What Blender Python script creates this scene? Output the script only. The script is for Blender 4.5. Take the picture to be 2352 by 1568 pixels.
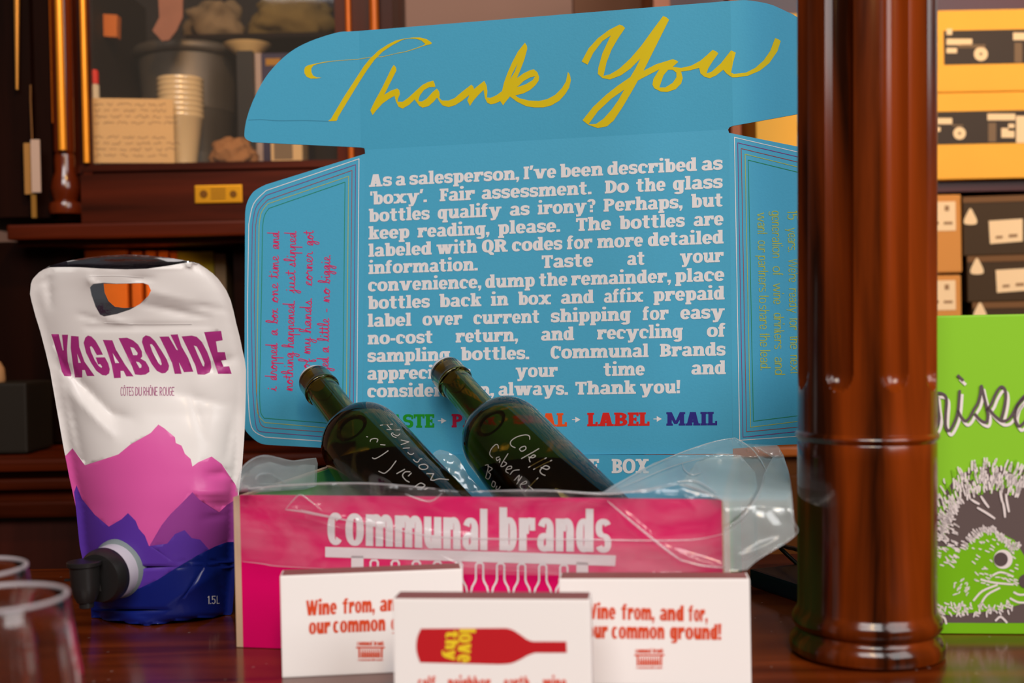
import bpy, bmesh, math, random
from math import sin, cos, pi, radians
from mathutils import Vector
from mathutils.geometry import delaunay_2d_cdt

for o in list(bpy.data.objects):
    bpy.data.objects.remove(o, do_unlink=True)
scene = bpy.context.scene
COL = scene.collection
random.seed(7)

# ------------------------------------------------------------------ camera
FPX, PITCH, ROLL, CAMH = 2826.5, 0.01361, 0.02014, 0.254
_r0 = Vector((1, 0, 0)); _u0 = Vector((0, sin(PITCH), cos(PITCH)))
FWD = Vector((0, cos(PITCH), -sin(PITCH)))
RIGHT = _r0 * cos(ROLL) - _u0 * sin(ROLL)
UP = _r0 * sin(ROLL) + _u0 * cos(ROLL)
CAM = Vector((0, 0, CAMH))
cd = bpy.data.cameras.new('camera')
cd.sensor_fit = 'HORIZONTAL'; cd.sensor_width = 36.0
cd.lens = FPX / 2352 * 36.0
cd.clip_start = 0.02; cd.clip_end = 50
cd.dof.use_dof = True
cd.dof.focus_distance = 1.19
cd.dof.aperture_fstop = 4.6
cam = bpy.data.objects.new('camera', cd); COL.objects.link(cam)
from mathutils import Matrix
_m = Matrix((RIGHT, UP, -FWD)).transposed().to_4x4(); _m.translation = CAM
cam.matrix_world = _m
scene.camera = cam

# ------------------------------------------------------------------ view, world, light
scene.view_settings.view_transform = 'Standard'
scene.view_settings.look = 'None'
scene.view_settings.gamma = 1.0
scene.view_settings.use_curve_mapping = False
scene.view_settings.exposure = 0.0

w = bpy.data.worlds.new('world'); scene.world = w; w.use_nodes = True
w.node_tree.nodes['Background'].inputs[0].default_value = (0.75, 0.55, 0.42, 1)
w.node_tree.nodes['Background'].inputs[1].default_value = 0.07

def area(name, loc, target, size, sizey, power, color):
    l = bpy.data.lights.new(name, 'AREA'); l.shape = 'RECTANGLE'
    l.size = size; l.size_y = sizey; l.energy = power; l.color = color
    o = bpy.data.objects.new(name, l); COL.objects.link(o)
    o.location = loc
    d = Vector(target) - Vector(loc)
    o.rotation_euler = d.to_track_quat('-Z', 'Y').to_euler()
    return o
def spot(name, loc, target, power, color, angle, blend=.6, r=.05):
    l = bpy.data.lights.new(name, 'SPOT'); l.energy = power; l.color = color
    l.spot_size = radians(angle); l.spot_blend = blend; l.shadow_soft_size = r
    o = bpy.data.objects.new(name, l); COL.objects.link(o); o.location = loc
    o.rotation_euler = (Vector(target) - Vector(loc)).to_track_quat('-Z', 'Y').to_euler()
    return o
# daylight from the shop windows behind and beside the camera
area('window_daylight_front', (-0.15, -1.9, 2.35), (0.05, 1.15, 0.15), 2.0, 1.2, 92, (.98, .97, .96))
area('window_daylight_right', (1.7, -0.9, 1.45), (0.1, 1.1, 0.15), 1.5, 1.3, 45, (.98, .97, .96))
# warm lamps of the back bar, plus one added fill below the ledge
spot('lamp_back_bar', (-0.25, 1.15, 1.15), (-0.62, 1.98, 0.36), 22, (1.0, .55, .16), 62, .7, .05)
spot('fill_under_ledge', (-0.52, 1.87, 0.345), (-0.60, 2.02, 0.22), .42, (1.0, .52, .14), 120, .6, .03)  # unseen light added to brighten the books under the ledge
area('pendant_lamp', (0.15, -.35, 1.12), (-0.2, 1.6, 0.45), .1, .5, 4.0, (1.0, .60, .18))
spot('lamp_shelves', (0.62, 1.25, 1.1), (1.0, 2.1, 0.36), 23, (1.0, .54, .14), 70, .6, .08)

# ------------------------------------------------------------------ pixel to place
def ray(px, py):
    return (FWD + RIGHT * ((px - 1176) / FPX) + UP * ((784 - py) / FPX))
def on_plane(px, py, p, n):
    d = ray(px, py)
    return CAM + d * ((Vector(p) - CAM).dot(n) / d.dot(n))
def at(px, py, Y):
    d = ray(px, py); return CAM + d * (Y / d.y)
def at_z(px, py, z):
    d = ray(px, py); return CAM + d * ((z - CAMH) / d.z)
def Z(ox, oy, s, pts):
    return [(ox + x / s, oy + y / s) for x, y in pts]

# ------------------------------------------------------------------ materials
def srgb(r, g, b):
    f = lambda c: (c / 255 / 12.92) if c / 255 <= .04045 else ((c / 255 + .055) / 1.055) ** 2.4
    return (f(r), f(g), f(b), 1)
def lin(c): return c if len(c) == 4 else (*c, 1)
_mats = {}
def mat(name, col, rough=.5, metal=0, spec=.2, noise=0, nscale=40, bump=0, bscale=200, coat=0, emit=None, trans=0, ior=1.5, sub=0):
    if name in _mats: return _mats[name]
    m = bpy.data.materials.new(name); m.use_nodes = True
    nt = m.node_tree; b = nt.nodes['Principled BSDF']
    b.inputs['Base Color'].default_value = lin(col)
    b.inputs['Roughness'].default_value = rough
    b.inputs['Metallic'].default_value = metal
    b.inputs['Specular IOR Level'].default_value = spec
    b.inputs['Coat Weight'].default_value = coat
    b.inputs['Coat Roughness'].default_value = .15
    b.inputs['Transmission Weight'].default_value = trans
    b.inputs['IOR'].default_value = ior
    if noise or bump:
        tc = nt.nodes.new('ShaderNodeTexCoord')
    if noise:
        n = nt.nodes.new('ShaderNodeTexNoise'); n.inputs['Scale'].default_value = nscale; n.inputs['Detail'].default_value = 5
        r = nt.nodes.new('ShaderNodeMapRange'); r.inputs[3].default_value = 1 - noise; r.inputs[4].default_value = 1 + noise
        mx = nt.nodes.new('ShaderNodeMix'); mx.data_type = 'RGBA'; mx.blend_type = 'MULTIPLY'; mx.inputs[0].default_value = 1
        cc = nt.nodes.new('ShaderNodeCombineColor')
        nt.links.new(tc.outputs['Object'], n.inputs['Vector'])
        nt.links.new(n.outputs['Fac'], r.inputs[0])
        for i in range(3): nt.links.new(r.outputs[0], cc.inputs[i])
        mx.inputs[6].default_value = lin(col)
        nt.links.new(cc.outputs[0], mx.inputs[7])
        nt.links.new(mx.outputs[2], b.inputs['Base Color'])
    if bump:
        n2 = nt.nodes.new('ShaderNodeTexNoise'); n2.inputs['Scale'].default_value = bscale; n2.inputs['Detail'].default_value = 4
        bp = nt.nodes.new('ShaderNodeBump'); bp.inputs['Strength'].default_value = bump; bp.inputs['Distance'].default_value = .002
        nt.links.new(tc.outputs['Object'], n2.inputs['Vector'])
        nt.links.new(n2.outputs['Fac'], bp.inputs['Height']); nt.links.new(bp.outputs[0], b.inputs['Normal'])
    _mats[name] = m
    return m
def wood(name, c1, c2, rough=.3, axis=2, scale=14, coat=.3, contrast=(.35, .7), dust=0, spec=.3):
    m = bpy.data.materials.new(name); m.use_nodes = True
    nt = m.node_tree; b = nt.nodes['Principled BSDF']
    tc = nt.nodes.new('ShaderNodeTexCoord'); mp = nt.nodes.new('ShaderNodeMapping')
    s = [1, 1, 1]; s[axis] = .09
    mp.inputs['Scale'].default_value = s
    n = nt.nodes.new('ShaderNodeTexNoise'); n.inputs['Scale'].default_value = scale; n.inputs['Detail'].default_value = 8; n.inputs['Distortion'].default_value = .5
    cr = nt.nodes.new('ShaderNodeValToRGB')
    cr.color_ramp.elements[0].position = contrast[0]; cr.color_ramp.elements[0].color = lin(c1)
    cr.color_ramp.elements[1].position = contrast[1]; cr.color_ramp.elements[1].color = lin(c2)
    nt.links.new(tc.outputs['Object'], mp.inputs[0]); nt.links.new(mp.outputs[0], n.inputs['Vector'])
    nt.links.new(n.outputs['Fac'], cr.inputs[0])
    out = cr.outputs[0]
    if dust:
        n3 = nt.nodes.new('ShaderNodeTexVoronoi'); n3.inputs['Scale'].default_value = 55
        nt.links.new(tc.outputs['Object'], n3.inputs['Vector'])
        mr = nt.nodes.new('ShaderNodeMapRange'); mr.inputs[1].default_value = .04; mr.inputs[2].default_value = .09; mr.inputs[3].default_value = dust; mr.inputs[4].default_value = 0
        nt.links.new(n3.outputs['Distance'], mr.inputs[0])
        mx = nt.nodes.new('ShaderNodeMix'); mx.data_type = 'RGBA'; mx.inputs[7].default_value = (.35, .28, .24, 1)
        nt.links.new(mr.outputs[0], mx.inputs[0]); nt.links.new(out, mx.inputs[6]); out = mx.outputs[2]
    nt.links.new(out, b.inputs['Base Color'])
    n2 = nt.nodes.new('ShaderNodeMapRange'); n2.inputs[3].default_value = rough - .07; n2.inputs[4].default_value = rough + .12
    nt.links.new(n.outputs['Fac'], n2.inputs[0]); nt.links.new(n2.outputs[0], b.inputs['Roughness'])
    b.inputs['Coat Weight'].default_value = coat; b.inputs['Coat Roughness'].default_value = .12; b.inputs['Specular IOR Level'].default_value = spec
    return m
def film(name, transp, col, glossy=.15, rough=.12, rim=.5, streak_sheen=0):
    """thin clear plastic: mostly see-through, some haze, a glossy skin"""
    m = bpy.data.materials.new(name); m.use_nodes = True
    nt = m.node_tree; nt.nodes.clear()
    out = nt.nodes.new('ShaderNodeOutputMaterial')
    t = nt.nodes.new('ShaderNodeBsdfTransparent')
    d = nt.nodes.new('ShaderNodeBsdfDiffuse'); d.inputs[0].default_value = lin(col)
    tl = nt.nodes.new('ShaderNodeBsdfTranslucent'); tl.inputs[0].default_value = lin(col)
    dm = nt.nodes.new('ShaderNodeMixShader'); dm.inputs[0].default_value = .35
    nt.links.new(d.outputs[0], dm.inputs[1]); nt.links.new(tl.outputs[0], dm.inputs[2])
    g = nt.nodes.new('ShaderNodeBsdfGlossy'); g.inputs['Roughness'].default_value = rough; g.inputs[0].default_value = (1, 1, 1, 1)
    lw = nt.nodes.new('ShaderNodeLayerWeight'); lw.inputs[0].default_value = rim
    m1 = nt.nodes.new('ShaderNodeMixShader')
    mr = nt.nodes.new('ShaderNodeMapRange'); mr.inputs[3].default_value = 1 - transp; mr.inputs[4].default_value = min(1, (1 - transp) * 2.2)
    nt.links.new(lw.outputs['Facing'], mr.inputs[0])
    if streak_sheen:  # milky streaks painted in for light caught on the folds
        tc = nt.nodes.new('ShaderNodeTexCoord'); mp = nt.nodes.new('ShaderNodeMapping'); mp.inputs['Scale'].default_value = (1, 1, 2.2); mp.inputs['Rotation'].default_value = (0, .35, 0)
        nz = nt.nodes.new('ShaderNodeTexNoise'); nz.inputs['Scale'].default_value = 13; nz.inputs['Detail'].default_value = 5; nz.inputs['Distortion'].default_value = 1.5
        hz = nt.nodes.new('ShaderNodeMapRange'); hz.inputs[1].default_value = .38; hz.inputs[2].default_value = .68; hz.inputs[3].default_value = .35; hz.inputs[4].default_value = 1 + streak_sheen
        mu = nt.nodes.new('ShaderNodeMath'); mu.operation = 'MULTIPLY'
        nt.links.new(tc.outputs['Object'], mp.inputs[0]); nt.links.new(mp.outputs[0], nz.inputs['Vector']); nt.links.new(nz.outputs['Fac'], hz.inputs[0])
        nt.links.new(mr.outputs[0], mu.inputs[0]); nt.links.new(hz.outputs[0], mu.inputs[1]); nt.links.new(mu.outputs[0], m1.inputs[0])
    else: nt.links.new(mr.outputs[0], m1.inputs[0])
    nt.links.new(t.outputs[0], m1.inputs[1]); nt.links.new(dm.outputs[0], m1.inputs[2])
    m2 = nt.nodes.new('ShaderNodeMixShader')
    mr2 = nt.nodes.new('ShaderNodeMapRange'); mr2.inputs[3].default_value = glossy * .5; mr2.inputs[4].default_value = min(1, glossy * 3)
    nt.links.new(lw.outputs['Facing'], mr2.inputs[0]); nt.links.new(mr2.outputs[0], m2.inputs[0])
    nt.links.new(m1.outputs[0], m2.inputs[1]); nt.links.new(g.outputs[0], m2.inputs[2])
    nt.links.new(m2.outputs[0], out.inputs[0])
    return m

M_BLUE = mat('blue_printed_card', srgb(70, 160, 196), .55, noise=.03, nscale=300, bump=.06, bscale=500)
M_KRAFT = mat('kraft_card', srgb(196, 164, 136), .8)
M_WHITEINK = mat('white_ink', srgb(222, 217, 220), .6)
M_YELLOW = mat('yellow_ink', srgb(212, 186, 0), .55)
M_PINK = mat('pink_printed_card', srgb(214, 0, 96), .45, noise=.02)
M_HAND = mat('magenta_ink', srgb(205, 30, 95), .6)
M_GREENIN = mat('green_printed_card', srgb(86, 170, 84), .6)
M_WOODCOL = wood('column_wood', srgb(34, 8, 0), srgb(128, 50, 6), .15, 2, 26, .15, (.36, .64))
M_WOODTOP = wood('bar_top_wood', srgb(64, 18, 4), srgb(122, 50, 12), .18, 0, 30, .2, (.3, .7), dust=.5)
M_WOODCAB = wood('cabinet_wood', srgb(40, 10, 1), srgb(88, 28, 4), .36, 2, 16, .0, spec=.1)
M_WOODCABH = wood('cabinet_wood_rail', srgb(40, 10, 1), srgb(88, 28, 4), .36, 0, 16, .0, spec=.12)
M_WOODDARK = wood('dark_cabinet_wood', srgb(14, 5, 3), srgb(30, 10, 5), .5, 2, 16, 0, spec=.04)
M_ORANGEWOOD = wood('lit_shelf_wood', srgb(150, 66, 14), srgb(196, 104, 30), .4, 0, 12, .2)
M_BLACKP = mat('black_plastic', (.012, .011, .011, 1), .35, spec=.4)
M_CARDW = mat('white_carton', srgb(238, 232, 230), .6)
M_CARDTOP = mat('mauve_carton_top', srgb(140, 84, 82), .6)
M_REDINK = mat('orange_red_ink', srgb(212, 72, 36), .6)
M_FILM = film('clear_film', .93, (.90, .91, .93), .07, .14, .3, streak_sheen=1.2)
M_FILM3 = film('film_glint', .74, (.9, .92, .94), .16, .14, .3)  # whiter film for the painted fold highlights
M_FILM2 = film('clear_film_haze', .73, (.74, .86, .88), .09, .16, .4)

# ------------------------------------------------------------------ mesh and object helpers
def link(name, verts, faces, mats, mi=None, parent=None, smooth=False):
    """one mesh object from world coordinates; origin at parent's origin or own base centre"""
    verts = [Vector(v) for v in verts]
    if parent is not None:
        org = Vector((0, 0, 0)); p = parent
        while p is not None: org = org + p.location; p = p.parent
    else:
        xs = [v.x for v in verts]; ys = [v.y for v in verts]; zs = [v.z for v in verts]
        org = Vector(((min(xs) + max(xs)) / 2, (min(ys) + max(ys)) / 2, min(zs)))
    me = bpy.data.meshes.new(name)
    me.from_pydata([v - org for v in verts], [], faces)
    for m in (mats if isinstance(mats, (list, tuple)) else [mats]): me.materials.append(m)
    if mi is not None:
        me.polygons.foreach_set('material_index', mi)
    if smooth:
        me.polygons.foreach_set('use_smooth', [True] * len(me.polygons))
    me.update()
    o = bpy.data.objects.new(name, me); COL.objects.link(o)
    if parent is not None: o.parent = parent
    else: o.location = org
    return o
def empty(name, loc, label, cat, group=None):
    o = bpy.data.objects.new(name, None); COL.objects.link(o); o.location = loc
    o.empty_display_size = .03
    return tag(o, label, cat, group)
def tag(o, label, cat, group=None, kind=None):
    if label: o['label'] = label
    if cat: o['category'] = cat
    if group: o['group'] = group
    if kind: o['kind'] = kind
    return o
def structure(o):
    o['kind'] = 'structure'; return o

class MB:
    """collects pieces that make ONE mesh"""
    def __init__(s): s.v = []; s.f = []; s.m = []
    def add(s, v, f, m=0):
        k = len(s.v); s.v += [Vector(a) for a in v]
        s.f += [[k + i for i in q] for q in f]; s.m += [m] * len(f); return s
    def box(s, O, ux, uy, uz, m=0):
        O = Vector(O); ux = Vector(ux); uy = Vector(uy); uz = Vector(uz)
        v = [O, O + ux, O + ux + uy, O + uy, O + uz, O + ux + uz, O + ux + uy + uz, O + uy + uz]
        return s.add(v, [(3, 2, 1, 0), (4, 5, 6, 7), (0, 1, 5, 4), (1, 2, 6, 5), (2, 3, 7, 6), (3, 0, 4, 7)], m)
    def abox(s, x0, x1, y0, y1, z0, z1, m=0):
        return s.box((x0, y0, z0), (x1 - x0, 0, 0), (0, y1 - y0, 0), (0, 0, z1 - z0), m)
    def bbox(s, O, ux, uy, uz, r, m=0):
        """box with bevelled edges"""
        O = Vector(O); ux = Vector(ux); uy = Vector(uy); uz = Vector(uz)
        bm = bmesh.new()
        vs = [bm.verts.new(O + ux * a + uy * b + uz * c) for a, b, c in ((0,0,0),(1,0,0),(1,1,0),(0,1,0),(0,0,1),(1,0,1),(1,1,1),(0,1,1))]
        for q in [(3, 2, 1, 0), (4, 5, 6, 7), (0, 1, 5, 4), (1, 2, 6, 5), (2, 3, 7, 6), (3, 0, 4, 7)]:
            bm.faces.new([vs[i] for i in q])
        bmesh.ops.bevel(bm, geom=bm.edges[:], offset=r, segments=2, affect='EDGES', profile=.7)
        bm.verts.index_update()
        s.add([v.co.copy() for v in bm.verts], [[v.index for v in f.verts] for f in bm.faces], m); bm.free(); return s
    def lathe(s, O, ax, prof, n=48, m=0, rfun=None, cap=True, e1=None):
        """prof: list of (s along axis, radius)"""
        O = Vector(O); ax = Vector(ax).normalized()
        if e1 is None: e1 = ax.orthogonal().normalized() if abs(ax.z) < .999 else Vector((1, 0, 0))
        e1 = (e1 - ax * e1.dot(ax)).normalized(); e2 = ax.cross(e1).normalized()
        v = []; f = []
        for (t, r) in prof:
            for k in range(n):
                a = 2 * pi * k / n
                rr = rfun(t, a, r) if rfun else r
                v.append(O + ax * t + (e1 * cos(a) + e2 * sin(a)) * rr)
        for i in range(len(prof) - 1):
            for k in range(n):
                k2 = (k + 1) % n
                f.append((i * n + k, i * n + k2, (i + 1) * n + k2, (i + 1) * n + k))
        if cap:
            if prof[0][1] > 1e-6: f.append(tuple(range(n - 1, -1, -1)))
            if prof[-1][1] > 1e-6: f.append(tuple((len(prof) - 1) * n + k for k in range(n)))
        return s.add(v, f, m)
    def tube(s, pts, r, n=10, m=0):
        pts = [Vector(p) for p in pts]; v = []; f = []
        for i, p in enumerate(pts):
            d = (pts[min(i + 1, len(pts) - 1)] - pts[max(i - 1, 0)]).normalized()
            e1 = d.orthogonal().normalized() if abs(d.z) > .9 else d.cross(Vector((0, 0, 1))).normalized()
            e2 = d.cross(e1)
            rr = r[i] if isinstance(r, (list, tuple)) else r
            v += [p + (e1 * cos(2 * pi * k / n) + e2 * sin(2 * pi * k / n)) * rr for k in range(n)]
        for i in range(len(pts) - 1):
            for k in range(n):
                k2 = (k + 1) % n
                f.append((i * n + k, i * n + k2, (i + 1) * n + k2, (i + 1) * n + k))
        f.append(tuple(range(n - 1, -1, -1))); f.append(tuple((len(pts) - 1) * n + k for k in range(n)))
        return s.add(v, f, m)
    def build(s, name, mats, parent=None, smooth=False, auto=None):
        o = link(name, s.v, s.f, mats, s.m, parent, smooth)
        if auto:
            o.data.polygons.foreach_set('use_smooth', [True] * len(o.data.polygons))
            try: o.data.set_sharp_from_angle(angle=radians(auto))
            except Exception: pass
        return o

# ------------------------------------------------------------------ 2D fill (union of polygons minus holes) by constrained triangulation
def ccw(p):
    p = list(p)
    if math.dist(p[0], p[-1]) < 1e-7: p = p[:-1]
    return p if sum(p[i - 1][0] * p[i][1] - p[i][0] * p[i - 1][1] for i in range(len(p))) > 0 else p[::-1]
def fill(polys, holes=(), grid=None, lines=()):
    """returns verts2d, tris, tags (set of polygon indices covering each triangle)"""
    vs = []; fs = []; es = []
    for p in list(polys) + list(holes):
        p = ccw(p); k = len(vs); vs += [Vector(q) for q in p]; fs.append(list(range(k, k + len(p))))
    for l in lines:
        k = len(vs); vs += [Vector(q) for q in l]; es += [(k + i, k + i + 1) for i in range(len(l) - 1)]
    if grid: vs += [Vector(q) for q in grid]
    ov, oe, of, a, b, orig = delaunay_2d_cdt(vs, es, fs, 0, 1e-6)
    np_ = len(polys); T = []; G = []
    for t, og in zip(of, orig):
        og = set(og)
        if not og or max(og) >= np_: continue
        if min(og) >= np_: continue
        a_, b_, c_ = (ov[i] for i in t)
        if abs((b_ - a_).cross(c_ - a_)) < 1e-9: continue
        T.append(tuple(t)); G.append(og)
    return [tuple(v) for v in ov], T, G
def used(v, T):
    m = {}; nv = []; nt = []
    for t in T:
        q = []
        for i in t:
            if i not in m: m[i] = len(nv); nv.append(v[i])
            q.append(m[i])
        nt.append(tuple(q))
    return nv, nt
def smooth_line(pts, k=6, closed=False):
    out = []; n = len(pts)
    rng = range(n if closed else n - 1)
    for i in rng:
        if closed: p0, p1, p2, p3 = pts[(i - 1) % n], pts[i], pts[(i + 1) % n], pts[(i + 2) % n]
        else: p0, p1, p2, p3 = pts[max(i - 1, 0)], pts[i], pts[i + 1], pts[min(i + 2, n - 1)]
        for j in range(k):
            t = j / k; t2 = t * t; t3 = t2 * t
            out.append(tuple(.5 * ((2 * b) + (-a + c) * t + (2 * a - 5 * b + 4 * c - d) * t2 + (-a + 3 * b - 3 * c + d) * t3) for a, b, c, d in zip(p0, p1, p2, p3)))
    if not closed: out.append(tuple(pts[-1]))
    return out
def ribbon(pts, w, cap=.35):
    """quads along a polyline, as polygons for fill()"""
    P = []
    for i in range(len(pts) - 1):
        (x0, y0), (x1, y1) = pts[i], pts[i + 1]
        dx, dy = x1 - x0, y1 - y0; L = math.hypot(dx, dy)
        if L < 1e-6: continue
        dx /= L; dy /= L
        ww = w[i] if isinstance(w, (list, tuple)) else w
        wn = w[i + 1] if isinstance(w, (list, tuple)) else w
        e0, e1 = ww * cap, wn * cap
        x0 -= dx * e0; y0 -= dy * e0; x1 += dx * e1; y1 += dy * e1
        P.append([(x0 - dy * ww / 2, y0 + dx * ww / 2), (x1 - dy * wn / 2, y1 + dx * wn / 2), (x1 + dy * wn / 2, y1 - dx * wn / 2), (x0 + dy * ww / 2, y0 - dx * ww / 2)])
    return P
def orient(verts, tris):
    """make triangles face the camera"""
    out = []
    for a, b, c in tris:
        n = (verts[b] - verts[a]).cross(verts[c] - verts[a])
        out.append((a, b, c) if n.dot(CAM - verts[a]) > 0 else (a, c, b))
    return out
def decal(name, polys, fn, material, parent, holes=(), groups=None, lines=()):
    """printed shape: px polygons -> surface via fn(px,py)"""
    if groups is None: groups = [(polys, holes, 0)]
    V = []; F = []; MI = []
    for ps, hs, mi in groups:
        if not ps: continue
        v, T, _ = fill(ps, hs, lines=lines)
        v, T = used(v, T)
        W = [fn(*q) for q in v]; T = orient(W, T)
        k = len(V); V += W; F += [tuple(k + i for i in t) for t in T]; MI += [mi] * len(T)
    return link(name, V, F, material, MI, parent)
def slab_from_px(name, poly, fn, nrm, thick, mats, parent, holes=()):
    """a flat board: traced front (fn maps px to its plane), thickness behind; mats = (front, rest)"""
    v, T, _ = fill([poly], holes); v, T = used(v, T)
    W = [fn(*q) for q in v]; T = orient(W, T)
    n = len(W); B = [p - nrm * thick for p in W]
    F = list(T) + [(n + c, n + b, n + a) for a, b, c in T]
    cnt = {}
    for a, b, c in T:
        for e in ((a, b), (b, c), (c, a)): cnt[e] = 1
    side = [(b, a, n + a, n + b) for (a, b) in cnt if (b, a) not in cnt]
    return link(name, W + B, F + side, mats, [0] * len(T) + [1] * (len(T) + len(side)), parent)
# ------------------------------------------------------------------ lettering: a constructed alphabet (slab or plain), cap height 1
class Style:
    def __init__(s, S=.29, B=.17, xh=.77, asc=1.06, desc=.3, sf=.075, st=.15, g=.17, W=1.0, bold=1.0):
        s.S, s.B, s.xh, s.asc, s.desc, s.sf, s.st, s.g, s.W = S, B, xh, asc, desc, sf, st, g, W
        s.cache = {}
SLAB = Style()
HEAVY = Style(S=.21, B=.13, xh=.76, asc=1.0, desc=.25, sf=0, st=0, g=.075, W=.72)
LIGHT = Style(S=.085, B=.075, xh=.70, asc=1.0, desc=.26, sf=0, st=0, g=.2, W=.72)
THIN = Style(S=.075, B=.07, xh=.66, asc=1.0, desc=.28, sf=0, st=0, g=.24, W=.85)

def arc(cx, cy, rx, ry, tx, ty, a0, a1, n=20):
    """elliptical ring sector, squarish"""
    o = []; i = []
    def pt(rx_, ry_, a):
        c, s_ = cos(a), sin(a); e = .86
        return (cx + rx_ * math.copysign(abs(c) ** e, c), cy + ry_ * math.copysign(abs(s_) ** e, s_))
    for k in range(n + 1):
        a = radians(a0 + (a1 - a0) * k / n)
        o.append(pt(rx, ry, a)); i.append(pt(max(rx - tx, .004), max(ry - ty, .004), a))
    if abs(a1 - a0) >= 359.9:
        return [[o[k], o[k + 1], i[k + 1], i[k]] for k in range(n)]
    return [o + i[::-1]]
def R(x0, y0, x1, y1): return [[(x0, y0), (x1, y0), (x1, y1), (x0, y1)]]
def diag(x0, y0, x1, y1, t): return [[(x0 - t / 2, y0), (x0 + t / 2, y0), (x1 + t / 2, y1), (x1 - t / 2, y1)]]

def glyph(ch, f):
    """-> (polygons, advance width)"""
    S, B, x, A, D, sf, st, g = f.S, f.B, f.xh, f.asc, f.desc, f.sf, f.st, f.g
    P = []; slab = sf > 0
    def foot(x0, y=0, up=True, l=1, r=1):
        if slab: P.extend(R(x0 - sf * l, y if up else y - st, x0 + S + sf * r, y + st if up else y))
    def stem(x0, y0, y1): P.extend(R(x0, y0, x0 + S, y1))
    o = .012
    if ch in 'oO0':
        h = x if ch == 'o' else 1; W = (S * 2 + g * 1.45) * (1 if ch == 'o' else 1.22)
        P += arc(W / 2, h / 2, W / 2, h / 2 + o, S, B, 0, 360, 32); return P, W
    if ch in 'Ôô':
        P, W = glyph('O', f); P = list(P)
        P += [[(W / 2 - .16, 1.08), (W / 2, 1.24), (W / 2 + .16, 1.08), (W / 2 + .08, 1.08), (W / 2, 1.15), (W / 2 - .08, 1.08)]]; return P, W
    if ch in 'nhmr':
        x1 = sf; stem(x1, 0, A if ch == 'h' else x); foot(x1)
        top = A if ch == 'h' else x
        if slab: P += R(0, top - st, sf + S * .6, top)
        if ch == 'r':
            W = sf + S + g + S * .75
            P += arc(sf + S * .5 + (W - sf - S * .5) * .55, x * .52, (W - sf - S * .5) * .55, x * .48 + o, S * .8, B * 1.25, 60, 180)
            P += R(W - S * .72, x * .62, W, x + o * .5); return P, W
        cx = x1
        for k in range(2 if ch == 'm' else 1):
            x2 = cx + S + g
            xr = x2 + S; xl = cx + S * .45
            P += arc((xl + xr) / 2, x * .58, (xr - xl) / 2, x * .42 + o, S * .92, B * 1.15, 0, 175)
            stem(x2, 0, x * .6); foot(x2, l=.7)
            cx = x2
        return P, cx + S + sf
    if ch == 'u':
        x1 = sf; x2 = sf + S + g
        stem(x1, x * .42, x); stem(x2, 0, x)
        P += arc((x1 + x2 + S * .55) / 2, x * .42, (x2 + S * .55 - x1) / 2, x * .42 + o, S * .92, B * 1.15, 180, 360)
        if slab: P += R(0, x - st, sf + S * .6, x); P += R(x2 - sf, x - st, x2 + S * .6, x); P += R(x2 + S * .4, 0, x2 + S + sf, st)
        return P, x2 + S + sf
    if ch in 'bpdqg':
        Wb = S * 1.85 + g * 1.2
        left = ch in 'bp'
        y0, y1 = {'b': (0, A), 'p': (-D, x), 'd': (0, A), 'q': (-D, x), 'g': (-D * .3, x)}[ch]
        sx = sf if left else Wb - S
        bx = (sf + S * .25 + Wb + sf) / 2 if left else (Wb - S * .25) / 2
        rx = (Wb - S * .25) / 2
        P += arc(bx, x / 2, rx, x / 2 + o, S * .95, B, 0, 360, 32)
        stem(sx, y0, y1)
        if slab:
            if ch == 'b': P += R(0, A - st, sf + S * .6, A)
            if ch == 'p': foot(sx, -D); P += R(0, x - st, sf + S * .6, x)
            if ch == 'd': P += R(sx - sf, A - st, sx + S * .6, A); P += R(sx + S * .4, 0, sx + S + sf, st)
            if ch == 'q': foot(sx, -D); P += R(sx + S * .4, x - st, sx + S + sf, x)
            if ch == 'g': P += R(sx + S * .4, x - st, sx + S + sf, x)
        if ch == 'g':
            P += arc((sx + S) / 2 + .02, -D * .3, (sx + S) / 2 - .02, D * .7 + o, S * .9, B, 205, 360)
        return P, Wb + sf
    if ch in 'ce':
        W = S * 1.75 + g * 1.25
        if ch == 'c':
            P += arc(W / 2, x / 2, W / 2, x / 2 + o, S, B, 42, 318, 28)
            if slab: P += R(W - S * .62, x * .58, W, x * .86)
        else:
            P += arc(W / 2, x / 2, W / 2, x / 2 + o, S * .95, B, 0, 325, 30)
            P += R(S * .6, x * .40, W - .004, x * .40 + B * .72)
        return P, W
    if ch in 'sS':
        h = x if ch == 's' else 1; W = (S * 1.65 + g * 1.1) * (1 if ch == 's' else 1.15)
        b = B * (1.1 if slab else 1.0); r = (h + b) / 4
        P += arc(W * .5, h - r + o, W * .5, r, S * .85, b, 25, 270)
        P += arc(W * .5, r - o, W * .5, r, S * .85, b, -155, 90)
        if slab:
            P += R(W - S * .5, h * .64, W - .02, h * .93); P += R(.01, h * .07, S * .5, h * .36)
        return P, W
    if ch == 'a':
        W = S * 1.75 + g * 1.1; sx = W - S
        stem(sx, 0, x * .66)
        P += arc(W * .52, x * .63, W * .48, x * .37 + o, S * .9, B, 0, 160)
        P += arc(W * .44, x * .27, W * .44, x * .27 + o, S * .85, B * .9, 60, 330)
        P += R(W * .42, x * .54 - B * .75, sx + .02, x * .54)
        if slab: P += R(sx + S * .3, 0, W + sf, st)
        return P, W + sf
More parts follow.
